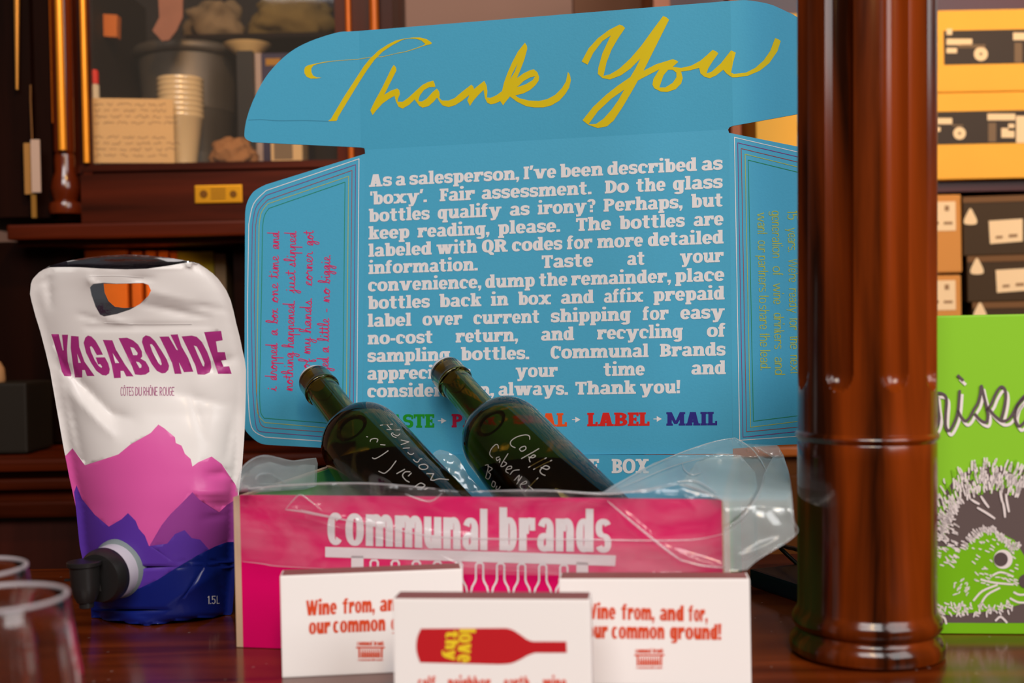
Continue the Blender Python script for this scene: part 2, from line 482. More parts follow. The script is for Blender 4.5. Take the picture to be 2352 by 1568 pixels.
    if ch in 'lI1i!|':
        if ch == '1':
            P += R(.10, 0, .10 + S, 1); P += [[(0, .78), (.10, .84), (.10, 1), (.06, .95), (0, .9)]]; return P, .10 + S + .04
        if ch == '!':
            P += [[(.0, 1.03), (S, 1.03), (S * .85, .33), (S * .15, .33)]]; P += R(.02, 0, S - .02, .22); return P, S
        x0 = sf; h = {'l': A, 'I': 1, 'i': x, '|': 1}[ch]
        stem(x0, 0, h); foot(x0)
        if slab:
            if ch == 'I': foot(x0, 1, False)
            else: P += R(0, h - st, sf + S * .6, h)
        if ch == 'i': P += arc(x0 + S / 2, A - .035, S * .52, .115, S * .515, .11, 0, 360, 14)
        return P, S + 2 * sf
    if ch == 't':
        x0 = .13 if slab else S * .55
        stem(x0, x * .3, 1.0 if slab else A * .95); P += R(0, x - st if slab else x - B, x0 + S + S * .55, x)
        P += arc(x0 + S * .9, x * .3, S * .9, x * .3 + o, S * .95, B * 1.1, 180, 325); return P, x0 + S * 1.75
    if ch == 'f':
        x0 = max(sf, S * .5 if not slab else 0); stem(x0, 0, A * .8); foot(x0)
        P += arc(x0 + S * .95, A * .72, S * .95, A * .28 + o, S * .92, B * 1.1, 40, 180)
        P += R(x0 - (sf or S * .5), x - (st or B), x0 + S + S * .5, x); return P, x0 + S * 1.75
    if ch == 'k':
        x0 = sf; stem(x0, 0, A); foot(x0)
        if slab: P += R(0, A - st, sf + S * .6, A)
        W = sf + S + S * 1.35 + g * .2
        P += [[(x0 + S * .9, x * .35), (x0 + S * .9, x * .6), (W - S * .95, x), (W - S * .05, x)]]
        P += [[(x0 + S * 1.05, x * .52), (x0 + S * 1.65, x * .72), (W + .02, 0), (W - S * 1.0, 0)]]
        if slab: P += R(W - S * 1.25, x - st, W, x); P += R(W - S * 1.2, 0, W + .04, st)
        return P, W + .03
    if ch in 'vywVxX':
        h = 1 if ch in 'VX' else x
        t = S * 1.12; k = 2 if ch == 'w' else 1
        Wv = (S * 2 + g * 1.5) * (.92 if ch == 'w' else 1.05)
        if ch in 'xX':
            P += diag(t * .55 + sf, 0, Wv - t * .55 + sf, h, t); P += diag(Wv - t * .55 + sf, 0, t * .55 + sf, h, t)
            if slab:
                for yy in (0, h - st): P += R(0, yy, t * .5 + sf * 3, yy + st); P += R(Wv - t * .5 - sf, yy, Wv + 2 * sf, yy + st)
            return P, Wv + 2 * sf
        xx = sf
        for j in range(k):
            mid = xx + Wv / 2
            P += diag(mid - t * .1, 0, xx + t * .5, h, t); P += diag(mid + t * .1, 0, xx + Wv - t * .45, h, t * .85)
            if slab: P += R(xx - sf, h - st, xx + t + sf * .6, h); P += R(xx + Wv - t - sf * .4, h - st, xx + Wv + sf, h)
            if ch == 'y':
                P += [[(mid - t * .55, .05), (mid + t * .55, .05), (mid + t * .05, -D * .85), (mid - t * .55, -D), (mid - t * 1.1, -D), (mid - t * 1.1, -D + B * 1.1), (mid - t * .6, -D * .5)]]
            if j == 0 and k == 2: xx += Wv - t * .75
        return P, xx + Wv + sf
    if ch in 'EFLT':
        W = {'E': .62, 'F': .6, 'L': .6, 'T': .74}[ch] * (1 if slab else f.W) + S * .25
        if ch == 'T':
            stem(W / 2 - S / 2, 0, 1); P += R(0, 1 - max(B, st), W, 1); foot(W / 2 - S / 2)
            if slab: P += R(0, .70, S * .5, 1); P += R(W - S * .5, .70, W, 1)
            return P, W
        stem(sf, 0, 1); foot(sf, l=1, r=1)
        if slab: foot(sf, 1, False)
        if ch in 'EF':
            P += R(sf, 1 - max(B, st), W, 1); P += R(sf, .5 - B * .5, W * .82, .5 + B * .5)
            if slab: P += R(W - S * .5, .72, W, 1); P += R(W * .82 - S * .35, .36, W * .82, .64)
        if ch in 'EL':
            P += R(sf, 0, W, max(B, st))
            if slab: P += R(W - S * .5, 0, W, .32)
        return P, W
    if ch in 'DPRBUHNMAGCQKW':
        gw = g * 1.5 if not slab else g * 1.25
        if ch in 'DPRB':
            W = S * 1.9 + gw + sf; stem(sf, 0, 1); foot(sf, r=.3)
            if slab: foot(sf, 1, False, r=.3)
            xl = sf + S * .4
            def bowl(ya, yb, w):
                cx = sf + S * .75; rx = w - cx
                P.extend(R(sf, yb - B, cx, yb)); P.extend(R(sf, ya, cx, ya + B))
                P.extend(arc(cx, (ya + yb) / 2, rx, (yb - ya) / 2, S * .98, B, -90, 90))
            if ch == 'D': bowl(0, 1, W)
            elif ch == 'B': bowl(.47 - B * .2, 1, W * .95); bowl(0, .47 + B * .55, W)
            else:
                bowl(.40, 1, W * .97)
                if ch == 'R':
                    P += [[(sf + S * 1.1, .44), (sf + S * 2.0, .44), (W + .04, 0), (W - S * .95, 0)]]
                    if slab: P += R(W - S * .9, 0, W + .08, st)
                    W += .05
            return P, W
        if ch == 'U':
            W = S * 2 + gw; P += R(0, .3, S, 1); P += R(W - S, .3, W, 1); P += arc(W / 2, .3, W / 2, .3 + o, S, B, 180, 360); return P, W
        if ch == 'H':
            W = S * 2 + gw + 2 * sf; stem(sf, 0, 1); stem(W - sf - S, 0, 1); P += R(sf, .5 - B / 2, W - sf, .5 + B / 2)
            if slab:
                for xx in (sf, W - sf - S): foot(xx); foot(xx, 1, False)
            return P, W
        if ch in 'NM':
            W = S * 2 + gw * (1.1 if ch == 'N' else 1.9) + 2 * sf + (S * .5 if ch == 'M' else 0); stem(sf, 0, 1); stem(W - sf - S, 0, 1)
            if ch == 'N': P += [[(sf, 1), (sf + S, 1), (W - sf, 0), (W - sf - S, 0)]]
            else:
                P += [[(sf, 1), (sf + S, 1), (W / 2 + S * .35, .12), (W / 2 - S * .35, .12)], [(W - sf, 1), (W - sf - S, 1), (W / 2 - S * .35, .12), (W / 2 + S * .35, .12)]]
            if slab: foot(sf); foot(W - sf - S); P += R(0, 1 - st, sf + S * .5, 1); P += R(W - sf - S * .5, 1 - st, W, 1)
            return P, W
        if ch == 'A':
            t = S * 1.1; W = S * 2 + gw * 1.25 + 2 * sf
            P += diag(sf + t * .5, 0, W / 2 - t * .12, 1, t); P += diag(W - sf - t * .5, 0, W / 2 + t * .12, 1, t); P += R(W * .25, .22, W * .75, .22 + B * .9)
            if slab: P += R(0, 0, t + 2 * sf, st); P += R(W - t - 2 * sf, 0, W, st)
            return P, W
        if ch in 'GCQ':
            W = S * 2 + gw
            if ch == 'Q':
                P += arc(W / 2, .5, W / 2, .5 + o, S, B, 0, 360, 32); P += [[(W * .42, .1), (W * .72, .1), (W * 1.02, -.08), (W, -.22), (W * .7, -.2)]]; return P, W
            P += arc(W / 2, .5, W / 2, .5 + o, S, B, 40, 320, 28)
            if slab: P += R(W - S * .55, .62, W, .95)
            if ch == 'G': P += R(W - S, .12, W, .5); P += R(W * .5, .5 - B, W, .5)
            return P, W
        if ch == 'K':
            W = S * 2.2 + gw + sf; stem(sf, 0, 1); foot(sf)
            if slab: foot(sf, 1, False)
            P += [[(sf + S, .35), (sf + S, .6), (W - S, 1), (W, 1)], [(sf + S * 1.1, .5), (sf + S * 1.8, .66), (W + .04, 0), (W - S, 0)]]
            if slab: P += R(W - S * 1.2, 1 - st, W + .03, 1); P += R(W - S * 1.2, 0, W + .08, st)
            return P, W + .06
        if ch == 'W':
            t = S * .86; Wv = S * 1.75 + gw * 1.2; xx = 0
            for j in range(2):
                mid = xx + Wv / 2; P += diag(mid - t * .1, 0, xx + t * .5, 1, t); P += diag(mid + t * .1, 0, xx + Wv - t * .45, 1, t)
                if j == 0: xx += Wv - t
            return P, xx + Wv
    if ch == '5':
        W = S * 1.8 + g * 1.3; P += R(.02, 1 - B, W, 1); P += R(.02, .5, .02 + S, 1); P += arc(W / 2, .32, W / 2, .32 + o, S, B, -150, 100); P += R(.02, .64 - B, W / 2, .64 + o); return P, W
    if ch == '.': return R(0, 0, max(S * .95, .1), max(.2 if slab else S * .95, .1)), max(S * .95, .1)
    if ch == ',': return [[(0, .0), (0, .22), (S * .95, .22), (S * .95, .02), (S * .55, -.2), (S * .15, -.2), (S * .4, 0)]], S
    if ch in "'’": return [[(.06, 1.06), (.06 + S * .85, 1.06), (.06 + S * .5, .72), (.0, .72)]], S
    if ch == '‘': return [[(.1, .72), (S, .72), (S * .92, .85), (S * .98, 1.06), (.35 * S, 1.06)]], S
    if ch == '-': return R(.02, x * .36, .40 if slab else .3, x * .36 + B * 1.15), .42 if slab else .32
    if ch == '?':
        W = S * 1.8 + g; P += arc(W / 2, .76, W / 2, .27, S * .9, B, -60, 165); P += R(W * .36, .30, W * .36 + S * .8, .58); P += R(W * .34, 0, W * .34 + S * .9, .2); return P, W
    if ch == '•': return arc(.16, .3, .15, .15, .148, .148, 0, 360, 14), .32
    return [], .3
def gl(ch, f):
    if ch not in f.cache:
        P, W = glyph(ch, f)
        v, T, _ = fill(P) if P else ([], [], None)
        v, T = used(v, T); f.cache[ch] = (v, T, W)
    return f.cache[ch]
def run(text, f, track=.03):
    """flat text run: verts, tris, total width"""
    V = []; T = []; x = 0
    for c in text:
        if c == ' ': x += .3; continue
        v, t, W = gl(c, f); k = len(V)
        V += [(x + a, b) for a, b in v]; T += [tuple(k + i for i in q) for q in t]
        x += W + track
    return V, T, x - track
class Print:
    """gathers lettering given in photo pixels for one printed mesh"""
    def __init__(s): s.V = []; s.F = []; s.M = []
    def word(s, text, f, x0, x1, base, cap, fn, m=0, track=.03, rot=None):
        """base: (y at x0, y at x1) in px; rot: None, 'up' (reads upward) or 'down'"""
        V, T, W = run(text, f, track)
        for (a, b) in [(0, 0)]:
            P = []
            for u, v in V:
                t = u / W
                if rot is None: P.append((x0 + t * (x1 - x0), base[0] + t * (base[1] - base[0]) - v * cap))
                elif rot == 'down': P.append((base[0] + t * (base[1] - base[0]) + v * cap, x0 + t * (x1 - x0)))
                else: P.append((base[0] + t * (base[1] - base[0]) - v * cap, x0 + t * (x1 - x0)))
        s.tris(P, T, fn, m)
    def tris(s, P, T, fn, m=0):
        Wd = [fn(*p) for p in P]; T = orient(Wd, T); k = len(s.V)
        s.V += Wd; s.F += [tuple(k + i for i in t) for t in T]; s.M += [m] * len(T)
    def polys(s, ps, fn, m=0, holes=()):
        v, T, _ = fill(ps, holes); v, T = used(v, T); s.tris(v, T, fn, m)
    def line(s, pts, w, fn, m=0, k=6):
        s.polys(ribbon(smooth_line(pts, k) if k else pts, w), fn, m)
    def build(s, name, mats, parent): return link(name, s.V, s.F, mats, s.M, parent)

# cursive hand, x-height 1: (spine, extra strokes, advance)
CUR = {
 'a': ([(0,.05),(.2,.2),(.58,.85),(.4,1),(.12,.65),(.14,.12),(.4,.05),(.6,.5),(.68,.95),(.66,.35),(.74,.03),(.95,.12)], [], .95),
 'b': ([(0,.05),(.22,.45),(.5,1.6),(.4,2.1),(.24,1.7),(.2,.6),(.25,.1),(.5,0),(.7,.4),(.55,.75),(.5,.62),(.8,.62)], [], .85),
 'c': ([(0,.05),(.22,.4),(.58,.9),(.4,1),(.14,.6),(.2,.1),(.45,.02),(.75,.2)], [], .75),
 'd': ([(0,.05),(.2,.2),(.58,.85),(.38,1),(.12,.65),(.14,.12),(.4,.05),(.62,.6),(.72,2.1),(.68,1),(.68,.15),(.8,.02),(1,.15)], [], 1.0),
 'e': ([(0,.05),(.3,.35),(.56,.75),(.4,1),(.18,.8),(.15,.3),(.35,.02),(.75,.2)], [], .75),
 'f': ([(0,.05),(.28,.45),(.58,1.6),(.46,2.1),(.32,1.7),(.28,.5),(.22,-.7),(.34,-1.05),(.44,-.6),(.32,0),(.62,.2)], [], .68),
 'g': ([(0,.05),(.2,.2),(.58,.85),(.38,1),(.12,.65),(.14,.12),(.4,.05),(.6,.5),(.68,.9),(.64,-.3),(.45,-1.05),(.2,-.8),(.45,-.2),(.95,.15)], [], .95),
 'h': ([(0,.05),(.22,.45),(.48,1.6),(.38,2.1),(.22,1.7),(.18,.5),(.18,0),(.3,.6),(.52,.95),(.66,.8),(.65,.2),(.76,.02),(.95,.15)], [], .95),
 'i': ([(0,.05),(.2,.5),(.28,.95),(.25,.3),(.36,.02),(.6,.15)], [[(.28,1.4),(.33,1.5)]], .6),
 'j': ([(0,.05),(.25,.5),(.36,.95),(.32,-.2),(.2,-1),(0,-.85),(.2,-.25),(.62,.15)], [[(.36,1.4),(.41,1.5)]], .62),
 'l': ([(0,.05),(.26,.5),(.5,1.6),(.4,2.1),(.25,1.7),(.22,.5),(.36,.02),(.6,.15)], [], .6),
 'm': ([(0,.05),(.12,.8),(.2,.95),(.22,0),(.35,.7),(.5,.95),(.58,.6),(.58,0),(.7,.7),(.86,.95),(.94,.6),(.98,.08),(1.25,.15)], [], 1.25),
 'n': ([(0,.05),(.12,.8),(.2,.95),(.22,0),(.35,.7),(.54,.95),(.64,.6),(.68,.08),(.92,.15)], [], .92),
 'o': ([(0,.05),(.15,.35),(.45,1),(.14,.65),(.2,.1),(.45,.02),(.68,.5),(.5,.98),(.42,.8),(.6,.68),(.85,.7)], [], .85),
 'p': ([(0,.05),(.16,.7),(.22,.95),(.21,0),(.2,-1.15),(.22,-.2),(.32,.7),(.54,.95),(.66,.6),(.68,.08),(.92,.15)], [], .92),
 'r': ([(0,.05),(.15,.7),(.24,1.08),(.36,.85),(.56,.85),(.55,.4),(.64,.05),(.85,.15)], [], .82),
 's': ([(0,.05),(.26,.6),(.36,1),(.42,.7),(.52,.3),(.32,0),(.12,.1),(.45,.05),(.75,.15)], [], .72),
 't': ([(0,.05),(.2,.6),(.3,1.7),(.27,.5),(.36,.02),(.6,.15)], [[(.0,1.15),(.58,1.22)]], .6),
 'u': ([(0,.05),(.12,.6),(.17,.95),(.16,.2),(.36,.02),(.56,.4),(.64,.95),(.62,.2),(.72,.02),(.92,.15)], [], .9),
 'x': ([(0,.05),(.15,.8),(.3,.9),(.45,.2),(.7,.05),(.85,.15)], [[(.1,0),(.65,.95)]], .85),
 'y': ([(0,.05),(.1,.7),(.17,.95),(.19,.3),(.38,.05),(.6,.6),(.66,.95),(.6,-.3),(.42,-1.05),(.2,-.8),(.42,-.2),(.9,.15)], [], .9),
 '.': ([], [[(.1,0),(.16,.1)]], .3), '-': ([], [[(.05,.45),(.5,.45)]], .55)}
def cursive(word):
    spine = []; ex = []; x = 0
    for c in word:
        s, e, wd = CUR[c]
        spine += [(x + a, b) for a, b in (s if not spine else s[1:])]
        ex += [[(x + a, b) for a, b in q] for q in e]; x += wd
    return spine, ex, x
# ================================================================== SETTING
TABLE_Y1 = 1.335
mb = MB(); mb.bbox((-1.6, .42, -.045), (3.2, 0, 0), (0, TABLE_Y1 - .42, 0), (0, 0, .045), .006)
top = mb.build('bar_counter', M_WOODTOP)
tag(top, 'polished dark wooden bar counter carrying the boxes, pouch and cups', 'bar counter')
mb = MB(); mb.abox(-4, 4, 2.75, 2.85, -1.05, 2.2)
structure(mb.build('wall_back', mat('mauve_plaster', srgb(176, 132, 112), .85, noise=.05, nscale=3)))
mb = MB(); mb.abox(-4, 4, -4, 2.85, -1.1, -1.05)
structure(mb.build('floor', wood('floor_boards', srgb(40, 22, 14), srgb(70, 42, 26), .5, 1, 6, .1)))

# ================================================================== MAILER BOX
BX0, BY0, BYAW, BW, BD, BH = -0.2201, 0.98165, 0.20709, 0.38, 0.3067, 0.1217
UX = Vector((cos(BYAW), -sin(BYAW), 0)); UY = Vector((sin(BYAW), cos(BYAW), 0)); UZ = Vector((0, 0, 1))
BO = Vector((BX0, BY0, 0.0005))
def BP(a, b, c): return BO + UX * a + UY * b + UZ * c
mailer = empty('mailer_box', BP(BW / 2, BD / 2, -.0005), 'open pink and blue cardboard mailer box with its Thank You lid standing up', 'box')
T = .004
FN = -UY                                     # front normal
def on_front(px, py): return on_plane(px, py, BP(0, -.0003, 0), UY)
mb = MB(); mb.box(BP(0, 0, 0), UX * BW, UY * T, UZ * BH); fr = mb.build('front_panel', M_PINK, mailer)
for f in fr.data.polygons: pass
mb = MB(); mb.box(BP(0, T, 0), UX * BW, UY * (BD - 2 * T), UZ * .003); mb.build('bottom_panel', M_BLUE, mailer)
mb = MB(); mb.box(BP(0, BD - T, 0), UX * BW, UY * T, UZ * BH); mb.build('back_panel', M_BLUE, mailer)
for s in (0, 1):
    a0 = -.0055 if s == 0 else BW
    mb = MB()
    mb.box(BP(a0, 0, 0), UX * .0055, UY * BD, UZ * (BH - .0015), 1)
    mb.box(BP(-.0002 if s == 0 else BW - .0006, T, .003), UX * .0008, UY * (BD - 2 * T), UZ * (BH - .006), 0)
    mb.box(BP(a0 + (-.0004 if s == 0 else .0055), .003, .0), UX * .0004, UY * (BD - .004), UZ * (BH - .003), 0)
    o = mb.build('side_panel', [M_GREENIN, M_KRAFT], mailer)
# printing on the front panel
pr = Print()
pr.word('communal', HEAVY, 752, 1119.5, (1249.5, 1263.5), 95, on_front, track=.055)
pr.word('brands', HEAVY, 1147, 1404, (1263.5, 1268), 99, on_front, track=.055)
pr.polys([[(747, 1255.5), (1415, 1275), (1413, 1299.5), (747, 1279)]], on_front)
pr.polys([[(807, 1276), (835, 1276), (834, 1452), (806, 1452)]], on_front)
pr.polys([[(1324, 1290), (1351, 1291), (1350, 1480), (1323, 1480)]], on_front)
for k in range(10):
    cx = 859.5 + 48.4 * k; dy = 1284 + (cx - 859) * .026
    half = [(-5, 2), (-8.5, 7), (-8.5, 38), (-10.5, 45), (-17, 57), (-19.6, 69), (-19.6, 150), (-17, 156)]
    pts = [(cx + a, dy + b) for a, b in half] + [(cx - a, dy + b) for a, b in half[::-1]]
    pr.polys(ribbon(pts + [pts[0]], 4.6), on_front)
pr.build('printed_logo', M_WHITEINK, mailer)

# lid: a plane leaning back from the hinge on the rear rim
LEAN = .0858
H0 = BP(0, BD, BH); LU = (UZ * cos(LEAN) + UY * sin(LEAN)); LN = UX.cross(LU).normalized()
if LN.dot(CAM - H0) < 0: LN = -LN
def on_lid(px, py): return on_plane(px, py, H0, LN)
def hinge_plane(p, q, ang, toward):
    """plane through two pixels of the lid plane turned about that crease; 'toward' = px on the flap; ang>0 folds it toward the viewer"""
    A = on_lid(*p); B = on_lid(*q); ax = (B - A).normalized()
    Cc = on_lid(*toward) - A; perp = (Cc - ax * Cc.dot(ax)).normalized()
    d = perp * cos(radians(ang)) + LN * sin(radians(ang))
    n = ax.cross(d).normalized()
    if n.dot(CAM - A) < 0: n = -n
    return A, n
lid_outline = [(838, 344), (1672, 297), (1674.5, 305), (1683, 1042), (832, 1046), (838.6, 353)]
lid = slab_from_px('lid_panel', lid_outline, on_lid, LN, .003, [M_BLUE, M_KRAFT], mailer)
def lid_ink(px, py): return on_lid(px, py) + LN * .0003

pA, pN = hinge_plane((838, 344), (1672, 297), 7, (1250, 180))
def on_flap(px, py): return on_plane(px, py, pA, pN)
def sub_hinge(base_fn, base_n, p, q, ang, toward):
    A = base_fn(*p); B = base_fn(*q); ax = (B - A).normalized()
    Cc = base_fn(*toward) - A; perp = (Cc - ax * Cc.dot(ax)).normalized()
    d = perp * cos(radians(ang)) + base_n * sin(radians(ang))
    n = ax.cross(d).normalized()
    if n.dot(CAM - A) < 0: n = -n
    return A, n
eLA, eLN = sub_hinge(on_flap, pN, (824.7, 71), (829, 338.5), 6, (620, 250))
eRA, eRN = sub_hinge(on_flap, pN, (1677.5, 2), (1683.6, 289), -13, (1800, 150))
def on_earL(px, py): return on_plane(px, py, eLA, eLN)
def on_earR(px, py): return on_plane(px, py, eRA, eRN)
flap = slab_from_px('lid_tuck_flap', [(824.7, 71), (1677.3, 2), (1683.6, 289), (1676, 291.5), (1672, 297), (838, 344), (836.5, 340), (829, 338.5)], on_flap, pN, .003, [M_BLUE, M_KRAFT], mailer)
earL = slab_from_px('lid_ear', [(824.7, 71)] + smooth_line([(800, 72.5), (772.6, 75), (711.4, 95), (662.4, 122.4), (616.5, 168.4), (586, 220.4), (567.5, 269.4), (561.4, 306), (565, 319), (579.8, 326.6)], 4) + [(829, 338.5)], on_earL, eLN, .003, [M_BLUE, M_KRAFT], mailer)
earR = slab_from_px('lid_ear', [(1677.3, 2)] + smooth_line([(1700, .5), (1720, 1), (1766, 9), (1806, 26), (1832, 40), (1880, 78), (1918, 128), (1938, 185), (1945, 225), (1938, 240), (1925, 245)], 4) + [(1683.6, 289)], on_earR, eRN, .003, [M_BLUE, M_KRAFT], mailer)
# pressed score line on the left ear
sc_ = Print(); sc_.line([(571, 275.5), (600, 274.5), (640, 277), (700, 276.5), (756, 278.5)], 1.6, lambda x, y: on_earL(x, y) + eLN * .0002)
sc_.build('score_line', mat('crease_blue', srgb(62, 140, 172), .6), earL)
wLA, wLN = hinge_plane((838.6, 353), (832, 1046), 2, (650, 700))
wRA, wRN = hinge_plane((1674.5, 305), (1683, 1042), -8, (1800, 700))
def on_wL(px, py): return on_plane(px, py, wLA, wLN)
def on_wR(px, py): return on_plane(px, py, wRA, wRN)
wingL = slab_from_px('lid_wing', [(838.6, 353)] + smooth_line([(611.4, 423.5), (596, 431), (581.6, 441), (571, 457), (565, 474), (563, 492)], 4)[:] + smooth_line([(562, 700), (561.6, 960), (563, 984), (570.6, 996.3), (589, 1012.7), (604, 1019.5), (620, 1021.5)], 4) + [(742, 1028), (832, 1031)], on_wL, wLN, .003, [M_BLUE, M_KRAFT], mailer)
wingR = slab_from_px('lid_wing', [(1674.5, 305), (1834, 336.8), (1905, 352)] + smooth_line([(1930, 362), (1945, 385), (1950, 420)], 4) + smooth_line([(1953, 940), (1950, 985), (1930, 1010)], 4) + [(1900, 1015), (1833, 1020), (1785, 1022), (1683, 1030)], on_wR, wRN, .003, [M_BLUE, M_KRAFT], mailer)

# --- Thank You brush script, traced as outlines
ZA = lambda p: Z(680, 60, 6.534, p)
ZB = lambda p: Z(1000, 80, 6.534, p)
ZC = lambda p: Z(1320, 20, 4.704, p)
ty = [ZA(p) for p in (
 [(490,1415),(520,1398),(560,1330),(720,1060),(870,830),(945,715),(1020,600),(1110,490),(1240,365),(1380,275),(1500,215),(1620,190),(1760,170),(1860,170),(1960,195),(2040,250),(2030,270),(1940,290),(1800,340),(1640,390),(1520,410),(1518,404),(1640,382),(1800,330),(1925,283),(1938,265),(1880,215),(1800,190),(1700,186),(1600,205),(1440,290),(1300,385),(1180,505),(1060,670),(950,840),(840,1020),(700,1250),(635,1360),(615,1415),(600,1422),(490,1425)],
 [(385,773),(310,787),(220,787),(160,760),(128,710),(122,655),(140,610),(190,585),(280,565),(420,537),(560,521),(660,513),(660,518),(560,528),(420,548),(320,570),(260,595),(230,635),(232,690),(255,740),(310,768)],
 [(660,513),(930,494),(1100,466),(1300,456),(1520,404),(1520,409),(1300,463),(1100,473),(930,501),(660,518)],
 [(1470,583),(1500,620),(1508,665),(1400,880),(1325,1030),(1420,970),(1520,935),(1550,960),(1560,1020),(1530,1090),(1528,1135),(1600,1135),(1680,1080),(1800,970),(1900,880),(1980,840),(2060,818),(2080,860),(2092,912),(2000,915),(1920,960),(1860,1040),(1840,1100),(1842,1128),(1890,1130),(1960,1090),(2050,990),(2115,938),(2150,985),(2155,1040),(2140,1075),(2170,1110),(2230,1120),(2260,1190),(2200,1180),(2150,1120),(2120,1070),(2060,1140),(1990,1200),(1900,1225),(1850,1195),(1780,1100),(1700,1180),(1600,1237),(1540,1210),(1500,1130),(1478,1045),(1400,1090),(1300,1160),(1200,1270),(1150,1335),(1115,1265),(1180,1130),(1290,930),(1440,620)])]
ty += [ZB(p) for p in (
 [(24,940),(40,905),(62,870),(66,910),(60,945),(100,985),(200,985),(290,950),(400,855),(540,748),(570,775),(580,815),(650,755),(735,690),(770,760),(782,850),(775,940),(830,945),(920,905),(1000,845),(1030,720),(1080,580),(1150,420),(1240,250),(1345,118),(1375,165),(1380,210),(1340,360),(1280,520),(1225,650),(1320,580),(1420,530),(1480,518),(1530,560),(1558,630),(1550,690),(1500,760),(1420,830),(1320,880),(1200,910),(1260,950),(1400,985),(1550,992),(1680,965),(1800,900),(1900,800),(1960,700),(1990,555),(2020,600),(2035,680),(2010,790),(1950,890),(1860,990),(1740,1060),(1620,1090),(1480,1090),(1360,1070),(1220,1000),(1120,925),(1060,1000),(1017,1058),(975,995),(900,1030),(830,1042),(780,1020),(745,950),(725,825),(640,910),(570,990),(520,1068),(480,985),(510,905),(400,990),(300,1055),(200,1085),(110,1060),(60,1000),(30,945)],)]
ty += [ZC(p) for p in (
 [(75,570),(150,430),(250,320),(370,230),(485,172),(520,185),(545,210),(470,320),(400,440),(345,580),(312,725),(380,710),(480,650),(600,540),(720,400),(850,220),(955,80),(990,92),(1020,120),(950,260),(840,480),(745,670),(880,600),(1060,545),(1100,560),(1120,575),(1060,628),(1150,640),(1260,615),(1360,560),(1420,510),(1490,445),(1525,460),(1553,483),(1490,570),(1440,650),(1425,700),(1480,680),(1580,590),(1690,450),(1740,475),(1710,580),(1690,690),(1720,705),(1850,690),(1950,640),(2040,560),(2110,460),(2165,318),(2200,330),(2225,350),(2190,460),(2100,590),(2000,670),(1870,725),(1750,742),(1700,742),(1640,700),(1605,660),(1530,720),(1460,752),(1400,735),(1360,700),(1345,640),(1250,665),(1150,680),(1168,750),(1150,810),(1090,870),(1000,900),(930,895),(860,860),(840,820),(850,760),(915,655),(800,715),(685,775),(620,890),(520,1060),(420,1210),(350,1270),(250,1290),(150,1255),(85,1205),(200,1060),(340,930),(460,835),(600,740),(660,640),(710,540),(600,650),(500,720),(380,765),(300,750),(250,705),(255,640),(300,480),(390,290),(300,350),(200,480),(140,605)],)]
tyh = [ZB([(1238,428),(1150,590),(1125,665),(1190,555)]), ZB([(1230,785),(1330,690),(1420,640),(1500,622),(1460,680),(1360,740)]),
       ZC([(1010,660),(960,720),(915,850),(980,850),(1060,800),(1100,740),(1098,690),(1060,660)]), ZC([(535,875),(400,970),(250,1110),(150,1248),(230,1245),(310,1190),(400,1090),(470,990)])]
creL = [(824.2, 40), (829.4, 360)]; creR = [(1677, -20), (1684, 310)]
v, Tt, G = fill(ty, tyh, lines=[creL, creR])
def side(p, l):
    (x0, y0), (x1, y1) = l; return p[0] - (x0 + (p[1] - y0) * (x1 - x0) / (y1 - y0))
parts = {0: [], 1: [], 2: []}
for t in Tt:
    c = (sum(v[i][0] for i in t) / 3, sum(v[i][1] for i in t) / 3)
    parts[1 if side(c, creL) < 0 else 2 if side(c, creR) > 0 else 0].append(t)
for k, (fn, nn, par) in enumerate(((on_flap, pN, flap), (on_earL, eLN, earL), (on_earR, eRN, earR))):
    pr = Print(); vv, tt = used(v, parts[k]); pr.tris(vv, tt, lambda x, y: fn(x, y) + nn * .0003); pr.build('brush_lettering', M_YELLOW, par)

